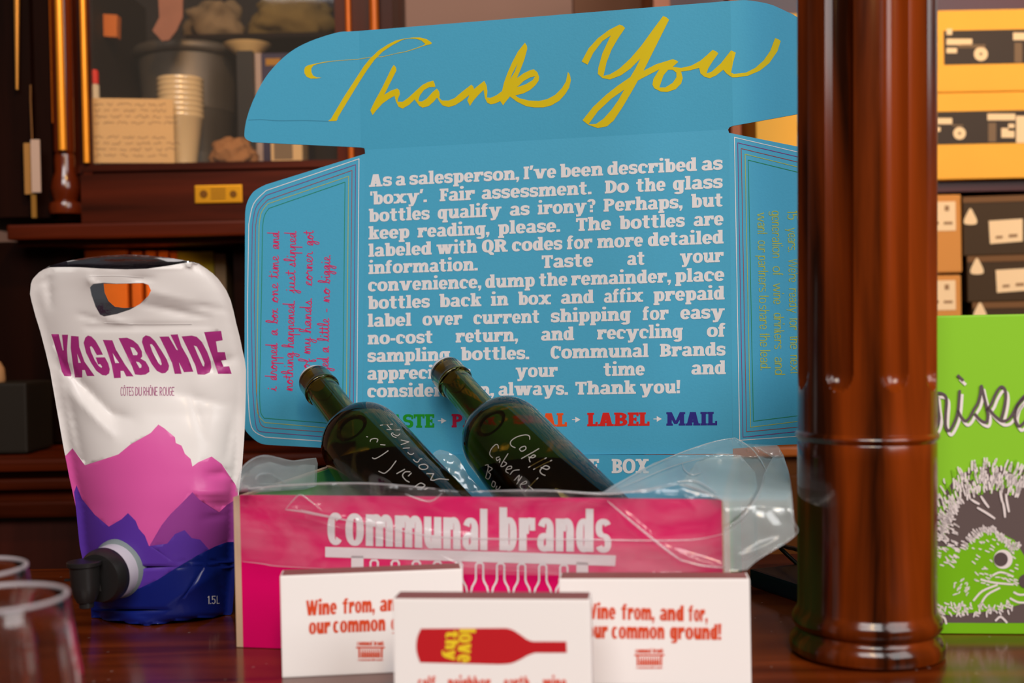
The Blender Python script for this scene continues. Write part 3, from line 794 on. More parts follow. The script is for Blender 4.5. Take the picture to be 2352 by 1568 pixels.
# --- body copy on the lid: (baseline (x,y) left, right, words)
LINES = [
 ((848,429.4),(1659,389.4),[('As',847.7,900.3),('a',908.9,931.9),('salesperson,',940.5,1193),('I’ve',1202.6,1277.6),('been',1286.5,1385.3),('described',1395.2,1600.7),('as',1611.6,1660)]),
 ((859,469.6),(1655,431.9),[('‘boxy’.',847.7,980.7),('Fair',1010,1090.7),('assessment.',1106.4,1358.6),('Do',1389.2,1444.6),('the',1461.4,1528.6),('glass',1545.4,1660)]),
 ((850,509.8),(1659,474),[('bottles',847.3,987),('qualify',1005.5,1152),('as',1171,1216.6),('irony?',1235.2,1367.5),('Perhaps,',1386.3,1568.1),('but',1587.5,1661)]),
 ((848,550),(1660,517),[('keep',846.7,940.5),('reading,',959,1124.6),('please.',1144.3,1286.8),('The',1323,1404),('bottles',1422.8,1573),('are',1593.2,1661.6)]),
 ((848,589.8),(1661,559),[('labeled',846.7,991.8),('with',1002.7,1095.9),('QR',1107,1165.3),('codes',1175.9,1291.8),('for',1302.3,1360.6),('more',1372,1476.8),('detailed',1488,1662)]),
 ((848,629.4),(1661,601.5),[('information.',846.7,1097.4),('Taste',1244.3,1362.2),('at',1440.6,1481.5),('your',1561.8,1662)]),
 ((847,669.3),(1659,645),[('convenience,',845.7,1106),('dump',1114.6,1228.5),('the',1238,1303.3),('remainder,',1312,1541.4),('place',1550.7,1663.6)]),
 ((846,710),(1663,687.6),[('bottles',845.4,987.4),('back',1009.4,1105.6),('in',1127.6,1167.8),('box',1190.2,1265.7),('and',1288.4,1364.1),('affix',1387.3,1477.2),('prepaid',1501,1664.4)]),
 ((845,750.6),(1650,731),[('label',844.8,945.3),('over',970.5,1062),('current',1087.4,1240),('shipping',1265.3,1449),('for',1476.2,1535.5),('easy',1562.6,1664.6)]),
 ((845,791),(1665,773),[('no-cost',844.8,995),('return,',1046.7,1190.2),('and',1242.8,1318.7),('recycling',1371.4,1568.5),('of',1623.5,1667.4)]),
 ((845,831.5),(1663,816.4),[('sampling',844.2,1033.7),('bottles.',1058.7,1215.6),('Communal',1264.7,1489.7),('Brands',1515.7,1666.4)]),
 ((844,872),(1665,858.8),[('appreciates',843.8,1081),('your',1184.5,1281),('time',1386.3,1481),('and',1588,1667)]),
 ((844,912.5),(1560,902.8),[('consideration,',843.8,1135),('always.',1145,1304.7),('Thank',1321.5,1460.4),('you!',1470.3,1562.3)])]
pr = Print()
for (xa, ya), (xb, yb), words in LINES:
    for t, x0, x1 in words:
        yl = lambda x: ya + (yb - ya) * (x - xa) / (xb - xa)
        pr.word(t, SLAB, x0, x1, (yl(x0), yl(x1)), 28.6 + (x0 - 845) / 820 * 1.3, lid_ink, track=.025)
ye = lambda x: 982 - (x - 940) * .0083
for k, (t, x0, x1) in enumerate([('TASTE', 868, 997.6), ('PACK', 1037.4, 1150), ('SEAL', 1190, 1302.3), ('LABEL', 1348.7, 1492), ('MAIL', 1530.6, 1647.3)]):
    pr.word(t, SLAB, x0, x1, (ye(x0), ye(x1)), 30.8, lid_ink, 1 + k, track=.02)
for x0 in (1006, 1160, 1314, 1501):
    y = ye(x0) - 15.5
    pr.polys([[(x0, y - .9), (x0 + 8, y - .9), (x0 + 8, y + .9), (x0, y + .9)], [(x0 + 7.5, y - 6.6), (x0 + 19.3, y), (x0 + 7.5, y + 6.6)]], lid_ink)
pr.build('printed_text', [M_WHITEINK, mat('ink_green', srgb(24, 140, 28), .6), mat('ink_crimson', srgb(190, 22, 66), .6), mat('ink_orange', srgb(222, 78, 20), .6), mat('ink_red', srgb(206, 28, 22), .6), mat('ink_navy', srgb(40, 34, 124), .6)], lid)
# inside of the back wall, just under the hinge
pr = Print(); on_bk = lambda x, y: on_plane(x, y, BP(0, BD - T - .0004, 0), UY)
for t, x0, x1 in (('THE', 1284, 1376), ('BOX', 1405, 1490)): pr.word(t, SLAB, x0, x1, (1086.5, 1086.5), 33, on_bk, track=.02)
pr.build('printed_text', M_WHITEINK, [c for c in mailer.children if c.name.startswith('back_panel')][0])

# --- ruled borders and handwriting on the wings
INK = [M_WHITEINK, mat('ink_violet', srgb(130, 50, 120), .6), mat('ink_brown', srgb(150, 70, 70), .6), mat('ink_lime', srgb(176, 180, 70), .6), mat('ink_leaf', srgb(40, 135, 85), .6), M_HAND]
wl = lambda x, y: on_wL(x, y) + wLN * .0003
wr = lambda x, y: on_wR(x, y) + wRN * .0003
pr = Print()
B_L = [((824.8,364.7),(611.4,437.6),(571.6,515.6),(577.8,980),(609,1003.5),(819,1018.5)),
       ((817,378),(611.4,448.4),(579.9,518.9),(589,980),(607,992),(811,1008)),
       ((808.7,391.2),(614.7,459.2),(587.4,518.9),(597,969),(614,982),(803,996)),
       ((800.9,404.8),(614.7,468.3),(595.2,518.9),(592,948),(608,970),(795,986)),
       ((792.6,418),(618,478.2),(603.4,518.9),(598.5,943.7),(607,960),(787,974))]
for k, (c, a, b, d, e, f) in enumerate(B_L):
    cor1 = smooth_line([a, ((a[0] + b[0]) / 2 - 9 + 1.5 * k, (a[1] + b[1]) / 2 - 8 + k), b], 5)
    dl = (562 + k * 9.5 + 8, 500)
    left = [(b[0], b[1]), (b[0] - 3, 700 + 0 * k), (d[0] - 8 if k < 3 else d[0] - 2, 900)]
    cor2 = smooth_line([(left[-1][0], 900), d, e], 6) if k < 3 else smooth_line([(left[-1][0], 900), d, e], 6)
    pts = [c] + cor1 + left[1:2] + cor2 + [f, c]
    pr.polys(ribbon(pts, 1.7 if k == 0 else 1.35), wl, k)
for text, words in (((635.4, 896, 641.4, 530), [('i',897.6,886.6),('dropped',872.9,787.9),('a',770,755),('box',742.7,708.4),('one',694.7,649.4),('time',638.5,586.4),('and',571.8,530.7)]),
                    ((672.4, 895, 680.6, 530), [('nothing',896.8,807),('happened.',798.9,689.2),('just',672.7,620.6),('slipped',612.4,530.7)]),
                    ((712, 848, 720, 530), [('of',847.7,822.2),('my',812,774.2),('hands.',764.6,683.2),('corner',655.7,578.1),('got',563.6,529.6)]),
                    ((754.4, 853, 759, 583), [('dinged',886,819.4),('a',809.3,794.8),('little',783.8,730.3),('-',716.6,708.4),('no',693.3,660.4),('biggie.',650.8,584.5)])):
    xa, ya, xb, yb = text
    for wd, y0, y1 in words:
        sp, ex, W = cursive(wd)
        m = lambda p: (xa + (y0 + (y1 - y0) * p[0] / W - ya) / (yb - ya) * (xb - xa) - p[1] * 13.0, y0 + (y1 - y0) * p[0] / W)
        polys = []
        if sp: polys += ribbon(smooth_line([m(p) for p in sp], 5), 1.9, .2)
        for q in ex: polys += ribbon([m(p) for p in q], 2.1, .3)
        pr.polys(polys, wl, 5)
pr.build('printed_text', INK, wingL)
pr = Print()
for k, (c, r, b1) in enumerate((((1686.8,315.4),(1833,349.3),(1699,1010.8,1835.8,1001.4)), ((1694.5,327.9),(1835,360.7),(1706.6,1003.6,1835.8,990.2)), ((1702.5,341),(1836,372.9),(1714.7,991.3,1837,980)), ((1711.3,354),(1834,384),(1723.7,980.8,1836,967)), ((1718.6,367.5),(1835,396),(1730.5,967,1836,954)))):
    sl = (r[1] - c[1]) / (r[0] - c[0]); sb = (b1[3] - b1[1]) / (b1[2] - b1[0]); xe = 1936 - 10 * k
    pts = [(xe, c[1] + sl * (xe - c[0])), c, (b1[0], b1[1]), (xe, b1[1] + sb * (xe - b1[0]))]
    pts += [pts[0]]
    pr.polys(ribbon(pts, 1.7 if k == 0 else 1.4), wr, k)
for (xa, ya, xb, yb), words in (((1808.4,484,1816,858),[('15',484.1,504.2),('years.',523,577.9),('We’re',594,647.5),('ready',662.3,718.5),('for',730.6,757.4),('the',772,801.5),('next',815,857.8)]),
                               ((1772.2,485,1780,859),[('generation',484,591.8),('of',611.4,631.4),('wine',650.2,698.4),('drinkers',718.5,801.5),('and',820.3,860.5)]),
                               ((1739.3,489.5,1746.8,848),[('want',488,537.7),('our',552.4,579.2),('partners',587.2,670.3),('to',678.3,695.7),('share',701,756),('the',765.4,796.2),('lead.',804.2,849.8)])):
    for t, y0, y1 in words:
        xl = lambda y: xa + (xb - xa) * (y - ya) / (yb - ya)
        pr.word(t, THIN, y0, y1, (xl(y0), xl(y1)), 23.5, wr, 3, track=.07, rot='down')
pr.build('printed_text', INK, wingR)

# ================================================================== BOTTLES
def body_r(s): return .0470 + (.0412 - .0470) * max(0, min(1, (s - .012) / .173))
def ray_cyl(px, py, P, ax, r):
    for _ in range(4):
        q = _ray_cyl(px, py, P, ax, r); r = body_r((q - P).dot(ax)) + .0003
    return q
def _ray_cyl(px, py, P, ax, r):
    d = ray(px, py); w0 = CAM - P
    dp = d - ax * d.dot(ax); wp = w0 - ax * w0.dot(ax)
    a = dp.dot(dp); b = 2 * dp.dot(wp); c = wp.dot(wp) - r * r
    D = b * b - 4 * a * c
    t = (-b - math.sqrt(max(D, 0))) / (2 * a)
    return CAM + d * t
def glass_mat():
    m = bpy.data.materials.new('olive_bottle_glass'); m.use_nodes = True
    b = m.node_tree.nodes['Principled BSDF']
    b.inputs['Base Color'].default_value = (.40, .285, .07, 1)
    b.inputs['Transmission Weight'].default_value = 1; b.inputs['IOR'].default_value = 1.5
    b.inputs['Roughness'].default_value = .07
    return m
M_GLASS = glass_mat()
M_WINE = mat('red_wine', (.010, .003, .002, 1), .8, spec=0)
M_STOP = mat('stopper_plastic', srgb(196, 202, 214), .35)
M_CHALK = mat('paint_pen', srgb(168, 162, 158), .7)
LB = .316
def bottle(lip_px, base_px, gap, zbase, label, scribble, wine):
    P = on_lid(*lip_px); Y = P.y - gap
    P = at(lip_px[0], lip_px[1], Y)
    dirx, diry = base_px[0] - lip_px[0], base_px[1] - lip_px[1]
    best = None
    for k in range(2000):
        q = .3 + k * .001
        x, y = lip_px[0] + dirx * q, lip_px[1] + diry * q
        Bp = at_z(x, y, zbase)
        if Bp.y > Y: continue
        e = abs((Bp - P).length - LB)
        if best is None or e < best[0]: best = (e, Bp)
    Bp = best[1]; ax = (P - Bp).normalized()
    print('bottle', P, Bp, best[0], 'box-local base', (Bp - BO).dot(UX), (Bp - BO).dot(UY), Bp.z)
    root = empty('wine_bottle', Bp, label, 'bottle', 'sample wine bottles in the mailer box')
    R0 = .0412
    out = [(0, .001), (0, .034), (.002, .041), (.006, .0450), (.012, .0470), (.10, body_r(.10)), (.185, R0)]
    for k in range(1, 13):
        a = k / 12 * pi / 2; out.append((.185 + .036 * sin(a) ** .9, .0166 + (R0 - .0166) * cos(a) ** .78))
    out += [(.229, .0163), (.262, .0160), (.293, .0160), (.2935, .0178), (.2945, .0184), (.2965, .0184), (.2975, .0178), (.2985, .0175), (.313, .0174), (.3155, .0169), (.316, .0155)]
    ins = [(.315, .0105), (.262, .0108), (.232, .0115)]
    for k in range(12, 0, -1):
        a = k / 12 * pi / 2; ins.append((.184 + .033 * sin(a), .012 + (R0 - .003 - .012) * cos(a) ** .78))
    ins += [(.185, R0 - .003), (.014, .0438), (.006, .036), (.005, .001)]
    mb = MB(); mb.lathe(Bp, ax, out + ins, 64); mb.build('glass_body', M_GLASS, root, smooth=True, auto=50)
    # wine: the inside of the bottle below a level surface
    bm = bmesh.new()
    mw = MB(); mw.lathe(Bp, ax, [(a, max(r - .0006, .0005)) for a, r in ins[::-1] if a < .25], 48)
    vs = [bm.verts.new(q) for q in mw.v]
    for f in mw.f:
        try: bm.faces.new([vs[i] for i in f])
        except Exception: pass
    g = bmesh.ops.bisect_plane(bm, geom=bm.verts[:] + bm.edges[:] + bm.faces[:], plane_co=Vector((0, 0, wine)), plane_no=Vector((0, 0, 1)), clear_outer=True)
    ed = [e for e in g['geom_cut'] if isinstance(e, bmesh.types.BMEdge)]
    bmesh.ops.contextual_create(bm, geom=ed)
    bm.verts.index_update()
    if len(bm.faces): link('wine', [q.co.copy() for q in bm.verts], [[q.index for q in f.verts] for f in bm.faces], M_WINE, None, root, True)
    bm.free()
    mb = MB(); mb.lathe(Bp + ax * .306, ax, [(0, .0102), (.0095, .0104), (.010, .0158), (.0125, .0158), (.0155, .0142), (.0178, .0095), (.0188, .004), (.0190, .001)], 32)
    mb.build('stopper', M_STOP, root, smooth=True, auto=60)['label'] = 'translucent white plastic stopper'
    pr = Print()
    fn = lambda x, y: ray_cyl(x, y, Bp, ax, R0 + .0003)
    for s in scribble:
        if len(s) > 2: s = smooth_line(s, 4)
        pr.polys(ribbon(s, 1.7, .3), fn)
    pr.build('handwriting', M_CHALK, root)
    return root
ZD = lambda p: Z(900, 850, 5.2256, p)
ZE = lambda p: Z(820, 940, 7.127, p)
col = [ZD(p) for p in (
 [(1655,830),(1650,790),(1600,775),(1500,800),(1430,850),(1430,900),(1480,930)], [(1560,920),(1600,912),(1608,945),(1560,972),(1533,945),(1560,920)], [(1765,940),(1680,990),(1555,1060)],
 [(1640,1040),(1690,1050),(1725,1028),(1695,1018),(1650,1060),(1660,1100)], [(1855,1050),(1640,1165)], [(1920,1080),(1700,1190)], [(1790,1165),(1860,1190),(1892,1165),(1840,1145),(1780,1200),(1795,1240),(1840,1262)],
 [(1280,935),(1270,895),(1240,895),(1190,950),(1175,1010),(1210,1050)], [(1290,1040),(1255,1050),(1265,1085),(1300,1060),(1290,1108)], [(1395,1000),(1310,1140),(1340,1152),(1378,1120),(1350,1098)],
 [(1370,1190),(1430,1180),(1435,1152),(1390,1160),(1368,1210),(1400,1235)], [(1420,1250),(1460,1205),(1530,1195)], [(1470,1320),(1530,1260),(1515,1325),(1560,1275),(1500,1365)], [(1540,1370),(1610,1360),(1612,1330),(1555,1360),(1540,1400),(1565,1425)],
 [(1755,1290),(1600,1455)], [(1640,1385),(1700,1435)], [(1120,1140),(1160,1145),(1125,1290)], [(1150,1150),(1205,1180),(1160,1220),(1185,1250),(1160,1305),(1125,1290)], [(1215,1330),(1197,1380),(1228,1400),(1242,1350),(1215,1330)], [(1260,1390),(1250,1425),(1280,1425),(1300,1395)])]
hen = [ZE(p) for p in (
 [(380,258),(585,240)], [(490,328),(700,335)], [(490,250),(560,330)], [(640,460),(590,440),(562,400),(590,380)], [(590,400),(660,432),(702,400)], [(720,500),(850,530)], [(720,575),(770,560),(850,530)], [(755,635),(860,628)],
 [(830,700),(860,730),(900,735),(930,715)], [(920,818),(960,855),(1000,858),(1030,815),(1065,805)], [(1080,898),(1030,910),(1015,945),(1060,980),(1130,975),(1162,940),(1120,900),(1080,898)], [(1140,1050),(1255,1050)], [(1255,1050),(1205,1150)], [(1205,1150),(1250,1160),(1350,1135),(1500,1150)],
 [(215,525),(230,490),(290,475),(340,490),(325,535)], [(155,445),(175,450)], [(385,575),(460,582)], [(510,675),(410,745),(300,805),(250,790)], [(640,840),(560,950),(500,1010),(440,1045),(355,1010)], [(650,1050),(780,980)], [(870,1020),(790,1022),(745,1080),(790,1150),(855,1190)], [(840,1090),(890,1040)],
 [(950,1260),(1040,1205),(1110,1240),(1060,1275),(950,1265)], [(1110,1310),(1165,1285)])]
b1 = bottle((722, 872), (1032, 1272), .046, .054, 'left olive green bottle leaning in the mailer box, lettered HENISSON in white pen', hen, .128)
b2 = bottle((1024, 853), (1406, 1290), .036, .054, 'right olive green bottle leaning in the mailer box, lettered Colette Cabernet in white pen', col, .119)
# ================================================================== PLASTIC LINER (one film bag tucked over the box rim)
def crease_h(creases, x, y):
    h = 0
    for x0, y0, x1, y1, amp, sg in creases:
        dx, dy = x1 - x0, y1 - y0; L2 = dx * dx + dy * dy
        t = max(0, min(1, ((x - x0) * dx + (y - y0) * dy) / L2))
        d = math.hypot(x - x0 - t * dx, y - y0 - t * dy)
        if d < sg * 4: h += amp * math.exp(-(d / sg)) * (1 - .5 * abs(2 * t - 1))
    return h
def three(a, b, c):
    p = [at(*q) for q in (a, b, c)]; n = (p[1] - p[0]).cross(p[2] - p[0]).normalized(); return p[0], n
from mathutils import noise as mnoise
def sheet(outline, plane, creases, step=7, wav=.002, ws=60, off=0, seed=0, holes=()):
    xs = [p[0] for p in outline]; ys = [p[1] for p in outline]
    grid = []; y = min(ys) + step / 2; r = 0
    while y < max(ys):
        x = min(xs) + (step / 2 if r % 2 else 0)
        while x < max(xs): grid.append((x + random.uniform(-1, 1), y + random.uniform(-1, 1))); x += step
        y += step * .87; r += 1
    v, T, _ = fill([outline], holes, grid=grid); v, T = used(v, T)
    W = []
    for x, y in v:
        P = at(x, y, plane(x, y)) if callable(plane) else on_plane(x, y, *plane); d = (P - CAM)
        L = d.length
        b = off + crease_h(creases, x, y) + wav * (mnoise.noise(Vector((x / ws, y / ws * 1.3, seed))) + .45 * mnoise.noise(Vector((x / ws * 2.7, y / ws * 3, seed + 9))))
        W.append(CAM + d * ((L - b) / L))
    return W, orient(W, T)
liner = {}
bag = empty('bag_liner', BP(BW / 2, BD / 2, BH), 'clear crumpled plastic bag lining the mailer box and folded over its rim', 'plastic bag')
def piece(nm):
    global liner_V, liner_F, liner_M
    liner_V, liner_F, liner_M = liner.setdefault(nm, ([], [], []))
def add_sheet(res, m=0):
    k = len(liner_V); liner_V.extend(res[0]); liner_F.extend([tuple(k + i for i in t) for t in res[1]]); liner_M.extend([m] * len(res[1]))
FP = (BP(0, -.004, 0), UY); piece('front_drape')
front_cr = [(545,1128,760,1116,.004,7),(760,1116,1100,1134,.004,7),(1100,1134,1450,1132,.004,7),(1450,1132,1640,1145,.004,8),
 (655,1170,735,1166,.004,4),(655,1170,690,1135,.003,4),(690,1135,735,1166,.003,5),(735,1178,900,1213,.005,5),(900,1213,1120,1236,.004,5),(1400,1150,1530,1260,.004,7),(1530,1260,1650,1300,.003,6),
 (985,1150,1010,1132,.003,5),(930,1135,985,1150,.003,5),(1060,1145,1090,1128,.003,5),(560,1218,760,1240,.0025,9),(560,1260,720,1275,.0025,9),(1555,1280,1660,1302,.003,6),(1180,1150,1300,1140,.003,6),(1340,1140,1420,1150,.003,6),(1570,1135,1600,1168,.006,6),(600,1200,800,1225,.0015,6)]
add_sheet(sheet([(541,1122),(548,1105),(600,1116),(660,1110),(735,1106),(800,1107),(900,1111),(960,1117),(1060,1127),(1100,1126),(1200,1123),(1300,1127),(1400,1130),(1480,1123),(1520,1112),(1560,1108),(1600,1118),(1650,1141),(1664,1150),(1668,1230),(1666,1312),(1600,1318),(1400,1326),(1283,1321),(1180,1320),(1062,1318),(800,1308),(640,1300),(556,1289),(544,1285),(540,1200)], FP, front_cr, wav=.0016, ws=110, off=.0045))
add_sheet(sheet([(700,1172),(800,1195),(900,1218),(1000,1232),(1120,1237),(1300,1239),(1500,1241),(1600,1238),(1660,1224),(1668,1308),(1400,1322),(1283,1319),(1062,1302),(1000,1268),(800,1218),(700,1190)], FP, [(700,1174,900,1217,.004,5),(900,1217,1120,1237,.004,5),(1120,1237,1500,1241,.004,5),(1500,1241,1660,1226,.004,5),(1000,1268,1283,1318,.002,8)], wav=.0014, ws=110, off=.0085, seed=3))
def LP(x, y): return 1 / (1 / .98 + max(0, x - 553) / 279 * (1 / 1.28 - 1 / .98)) - .016
piece('left_fold')
left_cr = [(587,1110,660,1110,.008,5),(587,1110,592,1088,.007,5),(592,1088,630,1092,.006,5),(630,1092,660,1110,.006,5),(640,1055,640,1100,.004,7),(580,1055,570,1100,.004,7),(700,1060,690,1110,.003,8),(605,1046,615,1090,.003,6),(545,1110,580,1120,.003,7)]
add_sheet(sheet([(541,1130),(543,1105),(552,1088),(562,1066),(580,1053),(605,1045),(640,1050),(672,1058),(700,1053),(726,1051),(730,1064),(727,1116),(700,1124),(600,1130)], LP, left_cr, wav=.003, ws=70), 1)
add_sheet(sheet([(545,1125),(556,1090),(590,1068),(620,1060),(660,1072),(700,1066),(724,1068),(722,1118),(640,1126)], LP, [(620,1062,650,1110,.003,7)], wav=.003, ws=60, off=.014, seed=5), 1)
piece('back_fold')
MP = three((980, 1128, 1.222), (1110, 1128, 1.215), (1030, 1030, 1.235))
add_sheet(sheet([(940,1128),(975,1060),(1000,1036),(1010,1032),(1030,1037),(1046,1046),(1056,1056),(1075,1090),(1112,1130)], MP, [(1008,1036,1020,1060,.004,4),(1028,1040,1015,1070,.004,4),(1045,1050,1030,1080,.003,5),(1000,1060,1060,1110,.003,6)], wav=.002, ws=40), 1)
def RP(x, y):
    t = (1152 - y) / 109
    t = min(t, .93)
    d = .870 + .280 * t if t > .12 else .870 + .280 * .06 * math.exp(min(0, (t - .12) * 8)) + .280 * .06
    return d - .02 * max(0, (1640 - x) / 240)
piece('right_fold')
right_cr = [(1395,1126,1540,1044,.004,6),(1540,1044,1690,1006,.004,6),(1430,1118,1620,1050,.004,5),(1480,1124,1640,1075,.0035,6),(1688,1006,1745,1050,.007,5),(1745,1050,1762,1082,.006,5),(1762,1046,1745,1050,.005,5),
 (1567,1060,1580,1090,.008,5),(1580,1090,1610,1085,.006,5),(1560,1108,1620,1106,.009,7),(1620,1106,1650,1135,.008,7),(1500,1100,1560,1090,.004,5),(1590,1150,1600,1110,.005,6),(1790,1040,1820,1190,.004,10),(1700,1280,1790,1240,.004,9),(1650,1040,1690,1070,.004,8)]
add_sheet(sheet([(1385,1130),(1410,1113),(1440,1097),(1500,1063),(1560,1040),(1620,1018),(1660,1010),(1688,1004),(1710,1018),(1760,1021),(1785,1022),(1800,1045),(1812,1088),(1815,1110),(1822,1190),(1827,1228),(1790,1255),(1740,1285),(1715,1308),(1664,1314),(1660,1150),(1600,1122),(1560,1113),(1480,1132)], RP, right_cr, wav=.0035, ws=110), 1)
add_sheet(sheet([(1730,1024),(1785,1022),(1800,1045),(1812,1088),(1822,1190),(1827,1228),(1740,1285),(1715,1308),(1665,1314),(1663,1213),(1700,1190),(1730,1155),(1748,1120),(1757,1085),(1775,1050)], RP, [(1775,1050,1748,1120,.006,6),(1748,1120,1700,1190,.006,6),(1700,1190,1664,1212,.005,6),(1800,1060,1815,1180,.004,9)], wav=.003, ws=110, off=.012, seed=8), 1)
add_sheet(sheet([(1560,1115),(1600,1060),(1650,1038),(1700,1045),(1735,1085),(1740,1120),(1715,1165),(1668,1205),(1660,1150)], RP, [(1600,1060,1640,1140,.006,9),(1700,1050,1690,1120,.006,9)], wav=.002, ws=90, off=.002, seed=12), 1)
def glint_tube(pts, plane, off, r, m=2):  # thin tube added along a fold to stand for its highlight
    pts = smooth_line(pts, 6); q = []
    for x, y in pts:
        P = at(x, y, plane(x, y)) if callable(plane) else on_plane(x, y, *plane); d = P - CAM
        q.append(CAM + d * ((d.length - off) / d.length))
    n = len(q); t = MB(); t.tube(q, [.6 * r * (.25 + .75 * sin(pi * (i + .5) / n)) for i in range(n)], 8)
    k = len(liner_V); liner_V.extend(t.v); liner_F.extend([tuple(k + i for i in f) for f in t.f]); liner_M.extend([m] * len(t.f))
for p, r in (([(690,1170),(780,1190),(900,1214),(1000,1232),(1120,1237),(1300,1238),(1500,1241),(1600,1238),(1660,1226)], .0012), ([(655,1170),(690,1174),(735,1183),(800,1196)], .0014), ([(655,1170),(672,1150),(690,1136),(715,1152),(740,1172)], .0008),
             ([(556,1289),(600,1294),(640,1300),(760,1306)], .0006), ([(930,1134),(985,1151),(1015,1133)], .001), ([(1395,1150),(1460,1205),(1530,1262),(1570,1290)], .0016), ([(1560,1284),(1610,1298),(1664,1303)], .0012), ([(560,1122),(700,1112),(850,1110),(1000,1122)], .0012), ([(1100,1128),(1250,1126),(1400,1134),(1520,1118)], .0012)):
    piece('front_drape'); glint_tube(p, FP, .0115, r)
for p, r in (([(592,1110),(588,1098),(600,1088),(625,1090),(652,1106),(665,1112)], .0015), ([(592,1111),(625,1112),(662,1113)], .0011), ([(545,1112),(560,1070),(605,1046),(672,1058),(726,1052)], .0007)): piece('left_fold'); glint_tube(p, LP, .012, r)
for p, r in (([(1395,1126),(1470,1082),(1560,1041),(1640,1014),(1690,1005)], .001), ([(1430,1118),(1540,1072),(1620,1050)], .0009), ([(1690,1006),(1722,1026),(1745,1052),(1762,1084)], .0012), ([(1567,1060),(1572,1078),(1590,1090),(1612,1084)], .0012), ([(1556,1106),(1590,1104),(1615,1112),(1645,1132)], .0022), ([(1570,1112),(1600,1122),(1630,1134)], .002), ([(1775,1050),(1757,1086),(1748,1120),(1730,1155),(1700,1190),(1664,1214)], .0009), ([(1788,1024),(1812,1088),(1822,1190),(1827,1228),(1740,1285),(1715,1308)], .0006)): piece('right_fold'); glint_tube(p, RP, .016, r)
for nm in ('front_drape', 'left_fold', 'back_fold', 'right_fold'):
    V_, F_, M_ = liner[nm]; link(nm, V_, F_, [M_FILM, M_FILM2, M_FILM3], M_, bag, True)

# ================================================================== POUCH
PO = [(69,675),(71,652),(75,641),(82,633),(90,625),(99.5,619),(115,613.6),(150,613),(184,613.6),(230,616.6),(291,618.5),(337,617),(383,610.5),(421,604),(440,601.5),(456,605),(474.5,617),(489,628),(501,640),(512,655),(520,667),(530,690),(537,717),(543,744),(551,775),(557,805),(562,825),(565,850),(564.5,900),(563.5,943),(562,985),(560,1019),(556,1072),(549,1130),(544,1200),(540,1290),(537,1360),(534,1404),(530,1416),(500,1421),(471,1425.6),(434,1431),(398,1436),(372,1440),(348,1442),(322,1441.5),(297,1439),(261,1433),(235,1429),(217,1427),(210,1420),(208,1377),(196,1315),(183,1253),(174,1163),(159,1094),(145,1022),(130,937),(115,851),(104,805),(92,759),(82,727),(73,694)]
HOLE = [(206.7,659.5),(214,652),(237,649),(268,651),(329,649.5),(341,654),(347,667),(341,679),(321.5,698),(298.5,711),(268,721),(239,726.5),(230,722.6),(220,705),(210.5,678.6)]
PY = 1.094
def pl(x):   # outline left / right at a height
    return x
def edges_at(y):
    xs = []
    for i in range(len(PO)):
        (x0, y0), (x1, y1) = PO[i], PO[(i + 1) % len(PO)]
        if (y0 - y) * (y1 - y) <= 0 and y0 != y1: xs.append(x0 + (x1 - x0) * (y - y0) / (y1 - y0))
    return (min(xs), max(xs)) if len(xs) > 1 else (xs[0], xs[0]) if xs else (300, 300)
_ec = {}
def bulge(x, y):
    k = round(y)
    if k not in _ec: _ec[k] = edges_at(min(max(y, 603), 1441))
    l, r = _ec[k]; w_ = max(r - l, 1)
    u = max(-1, min(1, (x - (l + r) / 2) / (w_ / 2)))
    seam = max(.3, 1 - 30 / w_)
    uu = min(abs(u) / seam, 1)
    s = max(0, 1 - uu ** 2.4) ** .8
    v = (1441 - y) / 840
    pts = [(0, .036), (.06, .040), (.15, .043), (.3, .041), (.5, .032), (.62, .021), (.7, .012), (.78, .009), (.86, .010), (.94, .011), (1.0, .012)]
    def lerp(q):
        q = max(0, min(1, q))
        for (a, ha), (b, hb) in zip(pts, pts[1:]):
            if q <= b: return ha + (hb - ha) * (q - a) / (b - a)
        return .012
    k5 = min(.07, max(v, 0) + .002)
    g = sum(lerp(v + k5 * j / 3) for j in range(-3, 4)) / 7
    h = s * g
    h += .034 * max(0, v - .58) ** 1.3 / .32
    h += 1.5 * crease_h(PCR, x, y) * min(1, (1 - abs(u)) * 6)
    h += .0012 * (mnoise.noise(Vector((x / 90, y / 90, 2.))) ) * min(1, (1 - abs(u)) * 5)
    return h
PCR = [(140,835,260,955,-.007,16),(250,950,300,960,-.003,14),(160,900,260,1000,.004,22),(150,880,190,1060,-.003,9),(80,655,120,640,-.002,8),(110,640,115,700,-.003,10),(215,652,205,640,.003,8),(330,700,480,730,-.0025,12),(240,730,300,745,.0015,6),(200,752,480,748,-.0022,4),(180,722,240,738,-.0015,4),(300,660,440,690,.002,20),(440,700,520,712,-.0015,4),
       (540,820,470,850,-.004,14),(545,930,520,1050,-.003,16),(400,900,520,930,-.002,20),(480,1090,530,1085,-.004,9),(450,1130,530,1130,.003,9),(480,1160,532,1162,-.004,7),(470,1190,530,1180,-.003,8),(500,1310,520,1400,-.003,8),(380,1390,520,1300,.003,22),(260,1400,330,1425,.003,14),(300,640,350,640,-.002,8),(440,900,470,1010,-.002,25)]
def on_pouch(x, y, off=0):
    d = ray(x, y); P = CAM + d * (PY / d.y); L = (P - CAM).length
    b = bulge(x, y) + off
    P = P - (P - CAM) * (b / L); P.z = max(P.z, .0005); return P
